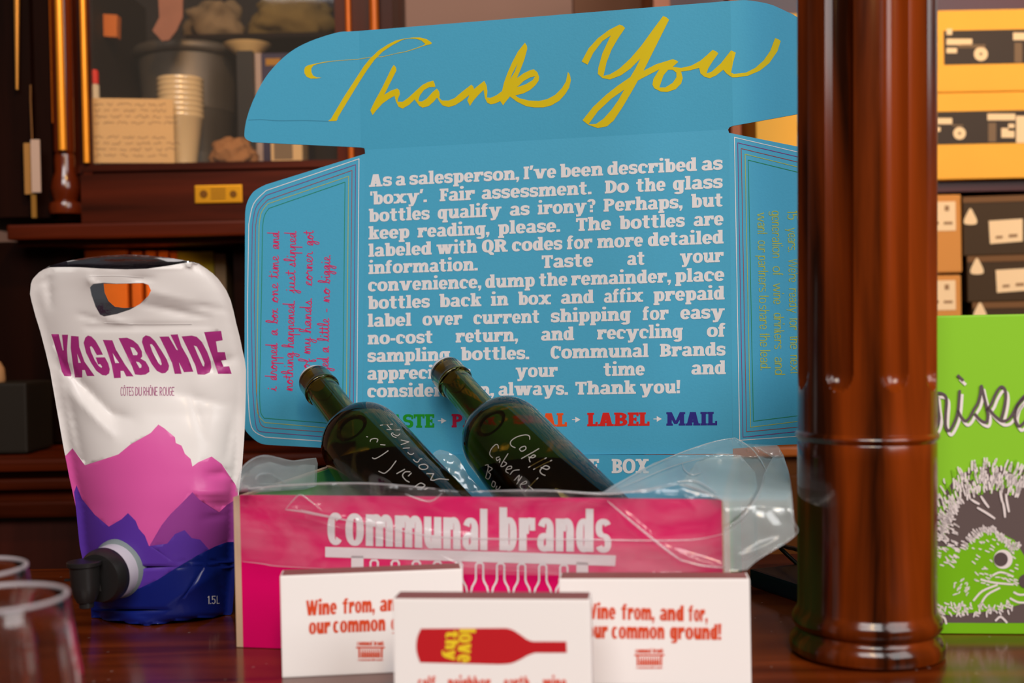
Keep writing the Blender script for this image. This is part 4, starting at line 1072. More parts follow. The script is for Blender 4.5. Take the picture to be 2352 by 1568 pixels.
def on_pouch_back(x, y):
    d = ray(x, y); P = CAM + d * (PY / d.y); L = (P - CAM).length
    k = round(y); l, r = _ec.setdefault(k, edges_at(min(max(y, 603), 1441)))
    u = max(-1, min(1, (x - (l + r) / 2) / (max(r - l, 1) / 2)))
    b = -.030 * max(0, 1 - abs(u) ** 2.4) * (1 if y > 700 else .9) + .034 * max(0, (1441 - y) / 840 - .58) ** 1.3 / .32
    P = P - (P - CAM) * (b / L); P.z = max(P.z, .0005); return P
pouch = empty('wine_pouch', at_z(360, 1425, 0), 'white, purple and navy wine pouch with carry handle and black tap on the counter', 'wine pouch')
M_PW = mat('pouch_white', srgb(222, 216, 214), .38, coat=.15)
M_PP = mat('pouch_pink', srgb(208, 84, 156), .38, coat=.15)
M_PM = mat('pouch_mauve', srgb(140, 58, 138), .38, coat=.15)
M_PV = mat('pouch_violet', srgb(84, 48, 150), .38, coat=.15)
M_PN = mat('pouch_navy', srgb(14, 28, 104), .34, coat=.15)
M_PT = mat('pouch_title', srgb(158, 46, 118), .4, coat=.1)
M_FOIL = mat('foil_inside', (.62, .64, .68, 1), .22, 1.0, bump=.5, bscale=60)
right_edge = [p for p in PO if 1100 < p[1] < 1420 and p[0] > 500]
pink = [(146,1042),(151,1046),(166.5,1029),(195,1068),(245,1052),(272,1043),(298.5,1021),(346,994),(363.6,974.5),(377,983),(402,1004),(404,1017),(417,1023),(425,1042),(438,1053.7),(442,1071),(455.4,1061),(486,1048),(509,1065),(532,1100),(540,1111),(546,1125),(548,1300),(440,1300),(200,1300),(183,1253),(174,1163),(159,1094)]
mauve = [(442,1130),(416.5,1156),(391,1181),(371,1206),(344,1252),(400,1290),(545,1290),(545,1145),(536,1150),(521.5,1159),(503.5,1176),(458,1147)]
violet = [(170,1130),(175.7,1114),(188,1145),(217,1181),(250,1209),(279,1192),(294,1178),(311.5,1195.6),(319,1214),(333,1230),(342,1253.5),(384,1248),(402,1226),(424,1217),(440,1235),(460,1239),(480,1261.5),(470,1300),(400,1400),(200,1400),(208,1377),(183,1253),(174,1163)]
navy = [(200,1377),(260,1370),(319,1351),(362,1331),(398,1308),(453,1275),(496,1253.5),(521.5,1244.5),(536,1244),(545,1260),(545,1460),(190,1460)]
ZV = lambda p: Z(100, 740, 5.113, p)
title = [ZV(p) for p in ([(90,138),(178,138),(225,330),(235,330),(215,145),(288,145),(275,320),(285,460),(325,600),(325,635),(245,630),(215,580),(165,380)],
 [(322,158),(412,165),(420,290),(480,460),(600,630),(510,630),(485,560),(455,560),(455,648),(370,648),(345,500),(318,300)],
 [(470,240),(490,180),(520,155),(560,165),(610,215),(660,300),(698,380),(625,385),(585,310),(560,278),(545,290),(560,350),(600,440),(645,510),(680,535),(688,520),(665,490),(640,495),(612,412),(720,410),(760,480),(778,550),(770,600),(735,625),(690,620),(620,570),(560,480),(500,360)],
 [(695,205),(808,210),(850,320),(960,500),(1058,635),(972,635),(940,570),(905,570),(908,652),(828,655),(800,500),(745,330)],
 [(880,185),(980,180),(1050,210),(1110,260),(1155,340),(1160,400),(1140,425),(1200,460),(1240,530),(1245,580),(1200,612),(1140,620),(1075,612),(1040,520),(960,350)],
 [(1155,230),(1165,180),(1200,152),(1250,165),(1310,220),(1390,340),(1450,440),(1475,510),(1465,560),(1430,595),(1390,600),(1330,570),(1270,490),(1190,340)],
 [(1360,168),(1470,165),(1560,320),(1580,330),(1490,145),(1575,140),(1620,280),(1700,420),(1760,580),(1650,585),(1590,470),(1602,520),(1622,605),(1540,605),(1510,480),(1440,330)],
 [(1620,165),(1740,155),(1800,170),(1860,230),(1920,340),(1965,460),(1972,530),(1950,590),(1890,615),(1810,612),(1780,500),(1700,330)],
 [(1885,115),(2085,100),(2105,210),(2025,225),(2045,350),(2130,350),(2148,440),(2085,450),(2115,520),(2180,515),(2210,605),(2050,605),(1990,430),(1930,260)])]
tholes = [ZV(p) for p in ([(395,370),(438,475),(410,475)],[(812,362),(888,478),(842,478)],[(1018,290),(1060,300),(1105,360),(1100,385),(1052,385)],[(1085,462),(1120,468),(1150,500),(1150,530),(1128,538)],[(1250,260),(1270,255),(1300,290),(1370,430),(1388,490),(1378,505),(1350,480),(1280,350)],[(1765,272),(1800,285),(1850,380),(1890,480),(1885,520),(1870,510),(1820,400)])]
polys = [PO, pink, mauve, violet, navy] + title + tholes + [HOLE]
grid = []
y = 606; r_ = 0
while y < 1440:
    x = 66 + (4 if r_ % 2 else 0)
    while x < 566: grid.append((x, y)); x += 8
    y += 7; r_ += 1
vs = []; fs = []
for p in polys:
    p = ccw(p); k = len(vs); vs += [Vector(q) for q in p]; fs.append(list(range(k, k + len(p))))
vs += [Vector(q) for q in grid]
ov, oe, of, _a, _b, og = delaunay_2d_cdt(vs, [], fs, 0, 1e-5)
nt = len(title); nh = len(tholes); T_ = []; MI = []
for t, g in zip(of, og):
    g = set(g)
    if 0 not in g or (len(polys) - 1) in g: continue
    m = 0
    for i in (1, 2, 3, 4):
        if i in g: m = i
    if any(5 <= i < 5 + nt for i in g) and not any(5 + nt <= i < 5 + nt + nh for i in g): m = 5
    T_.append(tuple(t)); MI.append(m)
vv, T_ = used([tuple(q) for q in ov], T_)
W = [on_pouch(*q) for q in vv]; T_ = orient(W, T_)
link('front_film', W, T_, [M_PW, M_PP, M_PM, M_PV, M_PN, M_PT], MI, pouch, True)
bgrid = [(x, y) for y in range(600, 1440, 16) for x in range(60, 570, 16)]
BPO = [p for p in PO if not (99 < p[0] < 480 and p[1] < 625)]
i0 = BPO.index((99.5, 619)) if (99.5, 619) in BPO else 5
BACK = []
for p in PO:
    if 110 < p[0] < 460 and p[1] < 620:
        t = (p[0] - 110) / 350; BACK.append((p[0], min(p[1] - 1, 612 - 26 * sin(pi * t) ** .8 - 4 * t)))
    elif p[1] > 1416 and 211 < p[0] < 529: BACK.append((p[0], 1417))
    else: BACK.append(p)
BH_ = [(238,651),(268,652),(329,650),(343,655),(352,667),(346,680),(326,699),(303,706),(285,707),(264,704.5),(249,691),(240,671)]
v, T2, _ = fill([BACK], [BH_], grid=bgrid); v, T2 = used(v, T2)
Wb = [on_pouch_back(*q) for q in v]
n_ = len(Wb); T2 = orient(Wb, T2)
link('back_film', Wb, T2, [M_FOIL], [0] * len(T2), pouch, True)['label'] = 'silver foil inside of the back film'
pr = Print()
pf = lambda x, y: on_pouch(x, y, .0004)
for t, x0, x1 in (('CÔTES', 277, 307), ('DU', 311, 325.5), ('RHÔNE', 329.5, 362), ('ROUGE', 367, 400.5)):
    pr.word(t, LIGHT, x0, x1, (908.2, 908), 19.8, pf, 0, .06)
pr.build('small_print', [M_PT, M_WHITEINK], pouch); pr = Print()
pr.word('1.5', LIGHT, 477, 495, (1386.5, 1386), 18, pf, 1, .06); pr.word('L', LIGHT, 498, 504.5, (1386, 1385.7), 18, pf, 1)
pr.build('volume_print', [M_PT, M_WHITEINK], pouch); pr = Print()
pr.line([(240, 741), (300, 744), (345, 745), (440, 744)], 1.2, pf, 0); pr.build('heat_seal_line', [mat('pouch_seam', srgb(240, 236, 236), .4)], pouch); pr = Print(); pr.line([(205, 634), (270, 633), (330, 638)], 1.2, pf, 0)
pr.build('heat_seal_line', [mat('pouch_seam', srgb(240, 236, 236), .4)], pouch)
# tap: base disc, white collar, black body with nozzle and lever
tc = on_pouch(272, 1306); axn = Vector((-.30, -.94, -.08)).normalized()
mb = MB(); mb.lathe(tc - axn * .004, axn, [(0, .0), (0, .0262), (.004, .0262), (.0085, .0235), (.009, 0)], 48)
mb.build('spout_flange', mat('grey_collar', srgb(122, 132, 134), .35), pouch, auto=40)
mb = MB(); mb.lathe(tc + axn * .004, axn, [(0, .0232), (.014, .0232), (.0145, .0222), (.0146, .001)], 48)
mb.build('spout_collar', mat('white_collar', srgb(196, 190, 200), .35), pouch, auto=40)
tap = MB(); tap.lathe(tc + axn * .0172, axn, [(0, .001), (0, .0234), (.005, .0234), (.012, .0205), (.0125, .0175), (.0126, .001)], 48)
tap_o = tap.build('tap_body', M_BLACKP, pouch, auto=40)
c2 = tc + axn * .037 + Vector((-.006, 0, 0))
dn = Vector((.03, .0, -1)).normalized()
tb = MB(); tb.lathe(c2 + Vector((0, 0, .0165)), dn, [(0, .001), (0, .0135), (.0035, .0138), (.0042, .0122), (.020, .0118), (.028, .0105), (.034, .0075), (.0342, .0062), (.0385, .0060), (.0392, .0045), (.0392, .001)], 40)
tb.box(c2 + Vector((.004, .004, .006)), Vector((.016, .010, 0)), Vector((0, .010, 0)), Vector((0, 0, .0028)))
tb.box(c2 + Vector((.004, .004, -.004)), Vector((.018, .010, 0)), Vector((0, .010, 0)), Vector((0, 0, .0022)))
tb.box(c2 + Vector((.0, .002, -.010)), Vector((.020, .008, 0)), Vector((0, .014, 0)), Vector((0, 0, .018)))
tb.build('tap_nozzle', M_BLACKP, tap_o, auto=40)
tb = MB(); tb.lathe(c2 + Vector((0, 0, .0135)), Vector((0, 0, 1)), [(0, .0142), (.0028, .0142), (.0034, .0135), (.0035, .001)], 40)
tb.box(c2 + Vector((-.0165, -.0016, .0005)), Vector((.008, 0, 0)), Vector((0, .0032, 0)), Vector((0, 0, .0016)))
tb.build('tap_lever', M_BLACKP, tap_o, auto=40)

# ================================================================== WHITE CARTONS in front
CZ = .0745
def carton(tl, tr, label, depth=.022):
    A = at_z(*tl, CZ); B = at_z(*tr, CZ); A.z = 0; B.z = 0
    ux = (B - A); uy = Vector((-ux.y, ux.x, 0)).normalized()
    if uy.y < 0: uy = -uy
    c = empty('white_carton', (A + B) / 2 + uy * depth / 2, label, 'carton', 'small white cartons in front of the mailer box')
    print('carton w', ux.length)
    m_ = MB(); m_.bbox(A, ux, uy * depth, Vector((0, 0, CZ)), .0012); m_.build('carton_body', M_CARDW, c)
    e = .0014; a1 = ux.normalized() * e
    m_ = MB(); m_.box(A + a1 + uy * e + Vector((0, 0, CZ)), ux - 2 * a1, uy * (depth - 2 * e), Vector((0, 0, .0004))); m_.build('top_flap', M_CARDTOP, c)
    nn = -uy
    return c, (lambda x, y: on_plane(x, y, A + nn * .0003, uy))
def mini_logo(pr, x0, y0, x1, y1, fn, m):
    h = y1 - y0; w_ = x1 - x0
    pr.word('communal', HEAVY, x0 + 2, x0 + w_ * .56, (y0 + h * .24, y0 + h * .24), h * .24, fn, m, .05); pr.word('brands', HEAVY, x0 + w_ * .62, x1 - 2, (y0 + h * .24, y0 + h * .24), h * .24, fn, m, .05)
    pr.polys([[(x0, y0 + h * .3), (x1, y0 + h * .3), (x1, y0 + h * .38), (x0, y0 + h * .38)], [(x0 + 5, y0 + h * .38), (x0 + 9, y0 + h * .38), (x0 + 9, y0 + h * .85), (x0 + 5, y0 + h * .85)], [(x1 - 9, y0 + h * .38), (x1 - 5, y0 + h * .38), (x1 - 5, y0 + h * .85), (x1 - 9, y0 + h * .85)]], fn, m)
    for k in range(9):
        cx = x0 + 13 + (w_ - 26) * k / 8
        pr.polys([[(cx - 1, y0 + h * .42), (cx + 1, y0 + h * .42), (cx + 1.1, y0 + h * .55), (cx + 2.1, y0 + h * .62), (cx + 2.1, y0 + h * .84), (cx - 2.1, y0 + h * .84), (cx - 2.1, y0 + h * .62), (cx - 1.1, y0 + h * .55)]], fn, m)
    pr.word('communalbrands', HEAVY, x0 + 4, x1 - 4, (y1, y1), h * .1, fn, m, .1)
c, f = carton((642.7, 1322.5), (1062, 1306), 'left small white carton printed Wine from, half covered by the carton with the red bottle')
pr = Print()
for t, x0, x1, a, b in (('Wine', 703, 773.6, 1413.5, 1410), ('from,', 787, 861, 1409, 1405), ('and', 872.7, 927, 1404, 1401), ('for,', 938, 981, 1400, 1398), ('our', 709.6, 758.8, 1456, 1454), ('common', 765, 885, 1453, 1448), ('ground!', 898, 1014, 1447, 1442)):
    pr.word(t, HEAVY, x0, x1, (a, b), 35, f, 0, .045)
mini_logo(pr, 818, 1471, 884, 1517, f, 0); pr.build('printed_text', M_REDINK, c)
c, f = carton((1283, 1329), (1722, 1329), 'right small white carton printed common ground!, nearest the fluted column')
pr = Print()
for t, x0, x1, a, b in (('Wine', 1343, 1414, 1421, 1422), ('from,', 1427, 1503.6, 1422.5, 1424), ('and', 1515.5, 1570.5, 1424.5, 1426), ('for,', 1581, 1625.6, 1426, 1427), ('our', 1348, 1396, 1465, 1465.5), ('common', 1405, 1526, 1466, 1467), ('ground!', 1539, 1657, 1467, 1469)):
    pr.word(t, HEAVY, x0, x1, (a, b), 36, f, 0, .045)
mini_logo(pr, 1457.4, 1488, 1526, 1535, f, 0); pr.build('printed_text', M_REDINK, c)
c, f = carton((901, 1375), (1356, 1377), 'small white carton with a red bottle printed on it, in front of the others')
pr = Print(); ZF = lambda p: Z(880, 1340, 4.704, p)
bot = ZF([(410,485),(1330,480)]) + smooth_line(ZF([(1330,480),(1400,500),(1480,550),(1560,605),(1620,625)]), 4) + ZF([(1980,625),(1985,745),(1640,745)]) + smooth_line(ZF([(1640,745),(1560,775),(1480,820),(1380,860),(1250,870)]), 4) + ZF([(400,850)]) + smooth_line(ZF([(400,850),(368,760),(358,670),(372,570),(410,485)]), 3)[1:-1]
pr.polys([bot], f)
f2 = lambda x, y: f(x, y) + (CAM - f(x, y)).normalized() * .0003
pr.word('love', HEAVY, 1444, 1521, (1055, 1050), 38, f2, 1, .05, rot='down'); pr.word('thy', HEAVY, 1447, 1516, (1024, 1022), 30, f2, 1, .05, rot='down')
pr.M = pr.M
for t, x0, x1 in (('self', 959.7, 1001), ('•', 1011, 1018), ('neighbor', 1029, 1126.6), ('•', 1138, 1145), ('earth', 1157, 1216), ('•', 1229, 1236), ('wine', 1246.7, 1301)):
    pr.word(t, HEAVY, x0, x1, (1585, 1585), 33 if t != '•' else 30, f, 2, .05)
pr.build('printed_picture', [mat('bottle_red_ink', srgb(186, 26, 34), .6), mat('label_yellow_ink', srgb(232, 200, 40), .6), mat('salmon_ink', srgb(214, 92, 76), .6)], c)

# ================================================================== CUPS
def cup_glass():
    m = bpy.data.materials.new('clear_cup_plastic'); m.use_nodes = True
    b = m.node_tree.nodes['Principled BSDF']; b.inputs['Base Color'].default_value = (.97, .93, .93, 1)
    b.inputs['Transmission Weight'].default_value = 1; b.inputs['IOR'].default_value = 1.45; b.inputs['Roughness'].default_value = .06
    return m
M_CUP = cup_glass()
def cup(cx, cy, D, label):
    P = at(cx, cy, D); h = P.z
    c = empty('plastic_cup', (P.x, P.y, 0), label, 'cup', 'clear cups at the front left of the counter')
    k = h / .116
    out = [(.0005, .001), (.0005, .028), (.004, .033), (.018, .041), (.045, .0445), (.075, .0425), (.100, .0385), (.1145, .0362), (.116, .0354)]
    ins = [(.1145, .0346), (.100, .0372), (.075, .0412), (.045, .0432), (.018, .0396), (.006, .030), (.0045, .001)]
    mb = MB(); mb.lathe((P.x, P.y, 0), (0, 0, 1), [(a * k, b) for a, b in out + ins], 120, rfun=lambda t, a, r: r * (1 + (.006 * cos(20 * a) if t < .098 * k and r > .03 else 0)))
    mb.build('cup_wall', M_CUP, c, smooth=True)
    pts = [Vector((P.x + .0356 * cos(a), P.y + .0356 * sin(a), h)) for a in [2 * pi * i / 64 for i in range(65)]]
    mb = MB(); mb.tube(pts, .0013, 8); mb.build('rim', mat('frosted_rim', srgb(200, 190, 196), .25, trans=.4), c, smooth=True)
cup(-10, 1374, .650, 'clear plastic cup nearest the camera, its rim overlapping the other cup')
cup(-86, 1307, .735, 'clear plastic cup farther back, cut by the left edge of the picture')

# ================================================================== COLUMN
F0 = at_z(1991, 1546, 0)
hd = Vector((F0.x - CAM.x, F0.y - CAM.y, 0)).normalized()
RB = .0575
CB = Vector((F0.x, F0.y, 0)) + hd * RB
Ptop = at(1989.5, 20, CB.y)
cax = (Ptop - CB).normalized()
prof = [(0, .001), (0, RB - .004), (.003, RB - .0005), (.007, RB), (.012, RB - .001), (.0155, RB - .004), (.017, .0525), (.019, .0520), (.0205, .0535), (.0235, .0553), (.028, .0553), (.0315, .0535), (.034, .0518), (.037, .0512)]
prof += [(.05, .0511), (.1, .0511), (.15, .0511), (.1605, .0511), (.1615, .0506), (.1625, .0511), (.1635, .0523), (.1655, .0530), (.1675, .0523), (.1685, .0512), (.17, .0509)]
prof += [(.19, .0509)] + [(.196 + .002 * k, .0509) for k in range(16)] + [(.24, .0509), (.4, .0509), (.6, .0509), (.9, .0509), (1.4, .0509)]
def flute(t, a, r):
    if t < .197: return r
    d = (math.degrees(a) + 22.5) % 45; d = min(d, 45 - d); wd = 11.5
    e = (d / wd) ** 2 + (max(0, .214 - t) / .013) ** 2
    return r - (.0085 * math.sqrt(1 - e) if e < 1 else 0)
mb = MB(); mb.lathe(CB, cax, prof, 320, rfun=flute, e1=-hd)
colm = mb.build('fluted_column', M_WOODCOL, smooth=True, auto=35)
tag(colm, 'dark turned wooden column with flutes and ringed base rising from the counter', 'column')

# ================================================================== GREEN BOX with hedgehog
G0 = at_z(2150, 1455, 0); G1 = at_z(2352, 1456.5, 0)
gx = (G1 - G0).normalized(); gy = Vector((-gx.y, gx.x, 0))
A = G0 - gx * .028; gw = .165
gz = at(2250, 723, (G0.y + G1.y) / 2).z
gbox = empty('wine_box', A + gx * gw / 2 + gy * .05, 'bright green bag-in-box with a hedgehog drawing, standing behind the column', 'box')
M_GR = mat('lime_box_card', srgb(134, 192, 42), .45, noise=.03, nscale=8)
m_ = MB(); m_.bbox(A, gx * gw, gy * .1, Vector((0, 0, gz)), .0015); m_.build('box_body', M_GR, gbox)
gf = lambda x, y: on_plane(x, y, A - gy * .0004, gy)
gf2 = lambda x, y: on_plane(x, y, A - gy * .0008, gy)
gf3 = lambda x, y: on_plane(x, y, A - gy * .0012, gy)
gf4 = lambda x, y: on_plane(x, y, A - gy * .0016, gy)
ZG = lambda p: Z(2130, 840, 7.126, p); ZH = lambda p: Z(2130, 1040, 3.563, p)
xr = 2420
pr = Print()
pr.polys([[(2095, 1300), (2143, 1160), (2170, 1130), (2200, 1090), (2250, 1072), (2300, 1072), (xr, 1085), (xr, 1430), (2095, 1430)]], gf, 0)   # dark body
pr.build('drawing_body', mat('hedgehog_dark', srgb(92, 76, 74), .6), gbox)
pr = Print()
gp = [[(2095,1240),(2140,1255),(2190,1255),(2215,1262),(2230,1240),(2255,1220),(2285,1218),(2310,1230),(2330,1240),(2352,1275),(xr,1290),(xr,1370),(2352,1385),(2300,1400),(2250,1405),(2180,1412),(2140,1405),(2095,1400)],
      [(2095,1425+5),(xr,1432),(xr,1470),(2095,1462)],
      [(2095,1040),(xr,1040),(xr,1090),(2352,1100),(2320,1112),(2270,1095),(2230,1125),(2180,1150),(2140,1165),(2095,1180)]]
zb = on_plane(2250, 1455, A - gy * .0008, gy)
gp[1] = [(2095, 1429.5), (xr, 1431), (xr, 1455.5), (2095, 1453.5)]
pr.polys([gp[0]], gf2); pr.polys([gp[1]], gf2); pr.build('drawing_fur', mat('hedgehog_green', srgb(112, 172, 14), .5), gbox)
pr = Print(); rg = random.Random(3)
def dash(x, y, ang, L, w_):
    a = radians(ang); dx, dy = cos(a) * L / 2, -sin(a) * L / 2
    pts = smooth_line([(x - dx, y - dy), (x + rg.uniform(-1, 1), y + rg.uniform(-1, 1)), (x + dx, y + dy)], 3)
    pr.polys(ribbon(pts, [w_ * (.5 + .5 * sin(pi * (.15 + .7 * i / (len(pts) - 1)))) for i in range(len(pts))]), gf3, 0)
def gdash(x, y, ang, L, w_):
    a = radians(ang); dx, dy = cos(a) * L / 2, -sin(a) * L / 2
    pr.polys(ribbon([(x - dx, y - dy), (x + dx, y + dy)], w_), gf2, 2)
# back spines radiating above the dark body
for i in range(330):
    t = rg.random(); ang = 178 - 118 * t
    r0 = rg.uniform(.74, 1.16)
    cx = 2285 + 150 * cos(radians(ang)) * r0; cy = 1240 - 158 * sin(radians(ang)) * r0
    if cx > 2400: continue
    (dash if i % 3 else gdash)(cx, cy, -(48 + 62 * t) + rg.uniform(-14, 14), rg.uniform(9, 24), rg.uniform(3.4, 5.2))
for x, y, a, L in [(2300,1140,-80,26),(2306,1170,-82,34),(2314,1155,-80,40),(2265,1178,-32,46),(2262,1152,-55,30),(2240,1152,-30,20)]: dash(x, y, a, L, 5.5)
# face fur edge
for i in range(80):
    t = i / 79; x = 2212 + 130 * t; y = 1252 - 36 * sin(pi * min(1, t * 1.2)) + rg.uniform(-6, 8)
    dash(x, y, 150 - 95 * t + rg.uniform(-12, 12), rg.uniform(8, 16), 3.4)
for i in range(110):
    x = rg.uniform(2100, 2200); y = rg.uniform(1180, 1300); dash(x, y, -28 + rg.uniform(-20, 20), rg.uniform(7, 15), 3.4)
for i in range(70):
    x = rg.uniform(2140, 2330); y = 1403 + rg.uniform(-16, 10) - (x - 2235) ** 2 / 1500; dash(x, y, 100 + rg.uniform(-30, 60), rg.uniform(7, 13), 3.6)
for i in range(60):
    x = rg.uniform(2235, 2340); y = rg.uniform(1235, 1345)
    if math.hypot(x - 2302, y - 1282) > 24: dash(x, y, -25 + rg.uniform(-25, 25), rg.uniform(5, 11), 3)
for i in range(22): dash(rg.uniform(2190, 2225), rg.uniform(1330, 1365), rg.uniform(20, 80), 6, 2.6)
for p in ([(380,1205),(450,1130),(570,1080)], [(435,1240),(490,1160),(590,1105)], [(520,1010),(600,975),(700,1010)], [(440,1035),(540,1060),(700,1075)], [(710,1140),(760,1160),(850,1150)], [(60,1170),(65,1240),(95,1310)], [(100,1330),(140,1350),(155,1395)], [(560,1370),(600,1340),(650,1385)], [(680,1190),(740,1220),(800,1225)]):
    pr.polys(ribbon(smooth_line(ZH(p), 4), 4.5), gf3, 0)
def disc(cx, cy, r, fn, m, n=24): pr.polys([[(cx + r * cos(2 * pi * k / n), cy + r * sin(2 * pi * k / n)) for k in range(n)]], fn, m)
disc(2304, 1284, 22, gf3, 0); disc(2299, 1284, 16, gf4, 1); disc(2356, 1334, 16, gf4, 1)
pr.build('drawing_lines', [mat('hedgehog_white', srgb(222, 208, 206), .6), mat('hedgehog_eye', srgb(84, 68, 68), .6), mat('hedgehog_leaf', srgb(120, 178, 30), .5)], gbox)
pr = Print()
script = [[(60,430),(120,440),(155,500),(170,640),(190,800),(192,880),(165,980),(100,1110)], [(130,445),(230,450),(300,500),(315,600),(300,800),(300,980),(345,1060),(400,1010),(470,860),(505,720),(520,560),(530,410)],
  [(505,740),(545,820),(620,900),(690,850),(760,720),(830,600),(870,450),(885,330),(915,450),(950,590),(980,720),(992,800),(985,880),(950,922),(870,885),(780,790)], [(975,720),(1050,620),(1110,480),(1180,365),(1230,345),(1275,400),(1285,520),(1260,680),(1215,850)],
  [(1000,690),(1090,800),(1190,885),(1260,900),(1330,870),(1400,780),(1470,640),(1582,500),(1680,450)], [(1582,530),(1480,640),(1440,780),(1440,880),(1500,985),(1582,930),(1680,800),(1700,600),(1640,480)], [(505,160),(580,232)]]
for s in script:
    q = smooth_line(ZG(s), 6)
    pr.polys(ribbon([(x + 5.5, y + 9.5) for x, y in q], 6.6), gf2, 0)
for s in script: pr.polys(ribbon(smooth_line(ZG(s), 6), 6.4), gf3, 1)
pr.build('script_title', [mat('title_shadow_white', srgb(228, 216, 214), .6), mat('title_dark', srgb(92, 76, 80), .6)], gbox)

# ================================================================== slab behind the box, with its cable
S0 = at_z(1722, 1345, 0); m_ = MB()
sx = (at_z(1838, 1385, 0) - S0).normalized(); sy = Vector((-sx.y, sx.x, 0))
m_.bbox(S0, sx * .11, sy * .055, Vector((0, 0, .0165)), .003)
tag(m_.build('card_reader', mat('navy_plastic', (.010, .014, .026, 1), .4)), 'flat dark navy device lying on the counter behind the column', 'device')
m_ = MB(); cpts = [S0 + sx * .02 + sy * .06 + Vector((0, 0, .004)), at(1792, 1257, 1.2), at(1812, 1257, 1.17), at(1838, 1265, 1.14), at(1900, 1300, 1.10)]
cpts = [Vector(p) for p in smooth_line([tuple(p) for p in cpts], 8)]
m_.tube(cpts, .0022, 8); tag(m_.build('cable', M_BLACKP, smooth=True), 'thin black cable looping up behind the column', 'cable')
# ================================================================== BACK BAR CABINET (left)
def rect(x0, y0, x1, y1, Y):
    xm, ym = (x0 + x1) / 2, (y0 + y1) / 2
    return at(x0, ym, Y).x, at(x1, ym, Y).x, at(xm, y1, Y).z, at(xm, y0, Y).z
def wb(mb, x0, y0, x1, y1, Y, d, r=0, m=0):
    a, b, c, e = rect(x0, y0, x1, y1, Y)
    if r: mb.bbox((a, Y, c), (b - a, 0, 0), (0, d, 0), (0, 0, e - c), r, m)
    else: mb.abox(a, b, Y, Y + d, c, e, m)
    return a, b, c, e
YC = 1.90
cab = empty('back_bar_cabinet', (at(450, 700, YC).x, YC + .15, -1.05), 'tall dark wooden back bar cabinet with a glazed door and brass plaque', 'cabinet')
m_ = MB()
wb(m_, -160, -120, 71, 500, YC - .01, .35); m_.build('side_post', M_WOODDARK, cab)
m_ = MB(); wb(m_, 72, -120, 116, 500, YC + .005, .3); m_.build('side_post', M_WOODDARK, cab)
m_ = MB(); wb(m_, 108, -120, 188, 505, YC + .025, .28); wb(m_, 186, -120, 207, 500, YC + .005, .008); m_.build('door_stile', M_WOODCAB, cab)
m_ = MB(); wb(m_, 772, -120, 862, 500, YC + .005, .28); wb(m_, 862, -120, 904, 505, YC + .02, .26); m_.build('door_stile', M_WOODCAB, cab)
m_ = MB(); wb(m_, 186, 372, 800, 388, YC + .004, .26); wb(m_, 186, 388, 800, 396, YC + .010, .26); wb(m_, 186, 396, 800, 506, YC + .002, .26); m_.build('door_rail', M_WOODCABH, cab)
def post(name, px, y0, y1, rpx, Y, prof=None, par=cab, mt=None):
    p0 = at(px, y1, Y); p1 = at(px, y0, Y); L = p1.z - p0.z; s = Y / FPX
    m_ = MB(); pr_ = prof or [(0, 1), (1, 1)]
    m_.lathe((p0.x, Y, p0.z), (0, 0, 1), [(t * L, r * rpx * s) for t, r in pr_], 32)
    return m_.build(name, mt or M_POL, par, auto=40)
M_POL = wood('polished_pilaster', srgb(66, 18, 3), srgb(120, 46, 8), .2, 2, 16, .7)
post('pilaster', 152, -120, 492, 24, YC + .005, [(0, 1.5), (.02, 1.6), (.04, 1.5), (.05, 1.1), (.08, 1.3), (.10, 1.35), (.13, 1.2), (.16, .95), (.2, 1.0), (.222, .95), (.225, .85), (.23, .95), (.24, 1), (1, 1)])
M_LITGOLD = mat('lamplit_gold', srgb(226, 146, 40), .3, .35, noise=.12, nscale=30)  # bright gold puts the warm lamplight into the wood colour
M_LITAMBER = mat('lamplit_amber', srgb(176, 88, 22), .3, .2, noise=.12, nscale=30)  # duller lamplight colour for the other trim
post('highlight_strip', 144, -120, 345, 9, YC - .014, mt=M_LITGOLD)  # strip added in place of the lit band on the pilaster
post('pilaster_bead', 126, -120, 283, 6.5, YC, mt=M_LITAMBER)  # stops where the patch of lamplight ends
post('door_bead', 199, -120, 374, 7, YC, mt=M_LITGOLD)
post('door_bead', 807, -120, 374, 7, YC, mt=M_LITAMBER)
post('pilaster', 869, -120, 500, 11, YC + .005, mt=M_LITAMBER)
m_ = MB(); wb(m_, 207, -120, 774, 374, YC + .012, .003); gp_ = m_.build('glass_pane', film('door_glass', .985, (.9, .9, .9), .03, .03, .2), cab)
# inside: dark back, sides, floor
m_ = MB(); wb(m_, 150, -140, 860, 560, YC + .36, .01); x0_, x1_, z0_, z1_ = rect(186, -120, 800, 375, YC + .01)
m_.abox(x0_ - .02, x0_, YC + .03, YC + .36, z0_, z1_); m_.abox(x1_ + .01, x1_ + .03, YC + .03, YC + .36, z0_, z1_); m_.build('cabinet_interior', mat('dark_interior', srgb(28, 17, 10), .7, noise=.3, nscale=9), cab)
zsh = at(450, 373, YC + .012).z + .0006
m_ = MB(); m_.abox(x0_ - .02, x1_ + .03, YC + .02, YC + .36, zsh - .013, zsh - .0008); m_.build('shelf_board', M_WOODCABH, cab)
m_ = MB(); a_, b_, c_, e_ = wb(m_, 15, 505, 1120, 540, YC - .045, .4, .004); wb(m_, 40, 540, 1120, 556, YC - .02, .3); led = m_.build('ledge', M_WOODCABH, cab)
m_ = MB(); ZCT = at(400, 1042, 1.72).z + .0015
def zbox(x0, x1, y0, Y, d):
    a_, b_, _q, e_ = rect(x0, y0, x1, 1000, Y); m = MB(); m.abox(a_, b_, Y, Y + d, ZCT, e_); return m
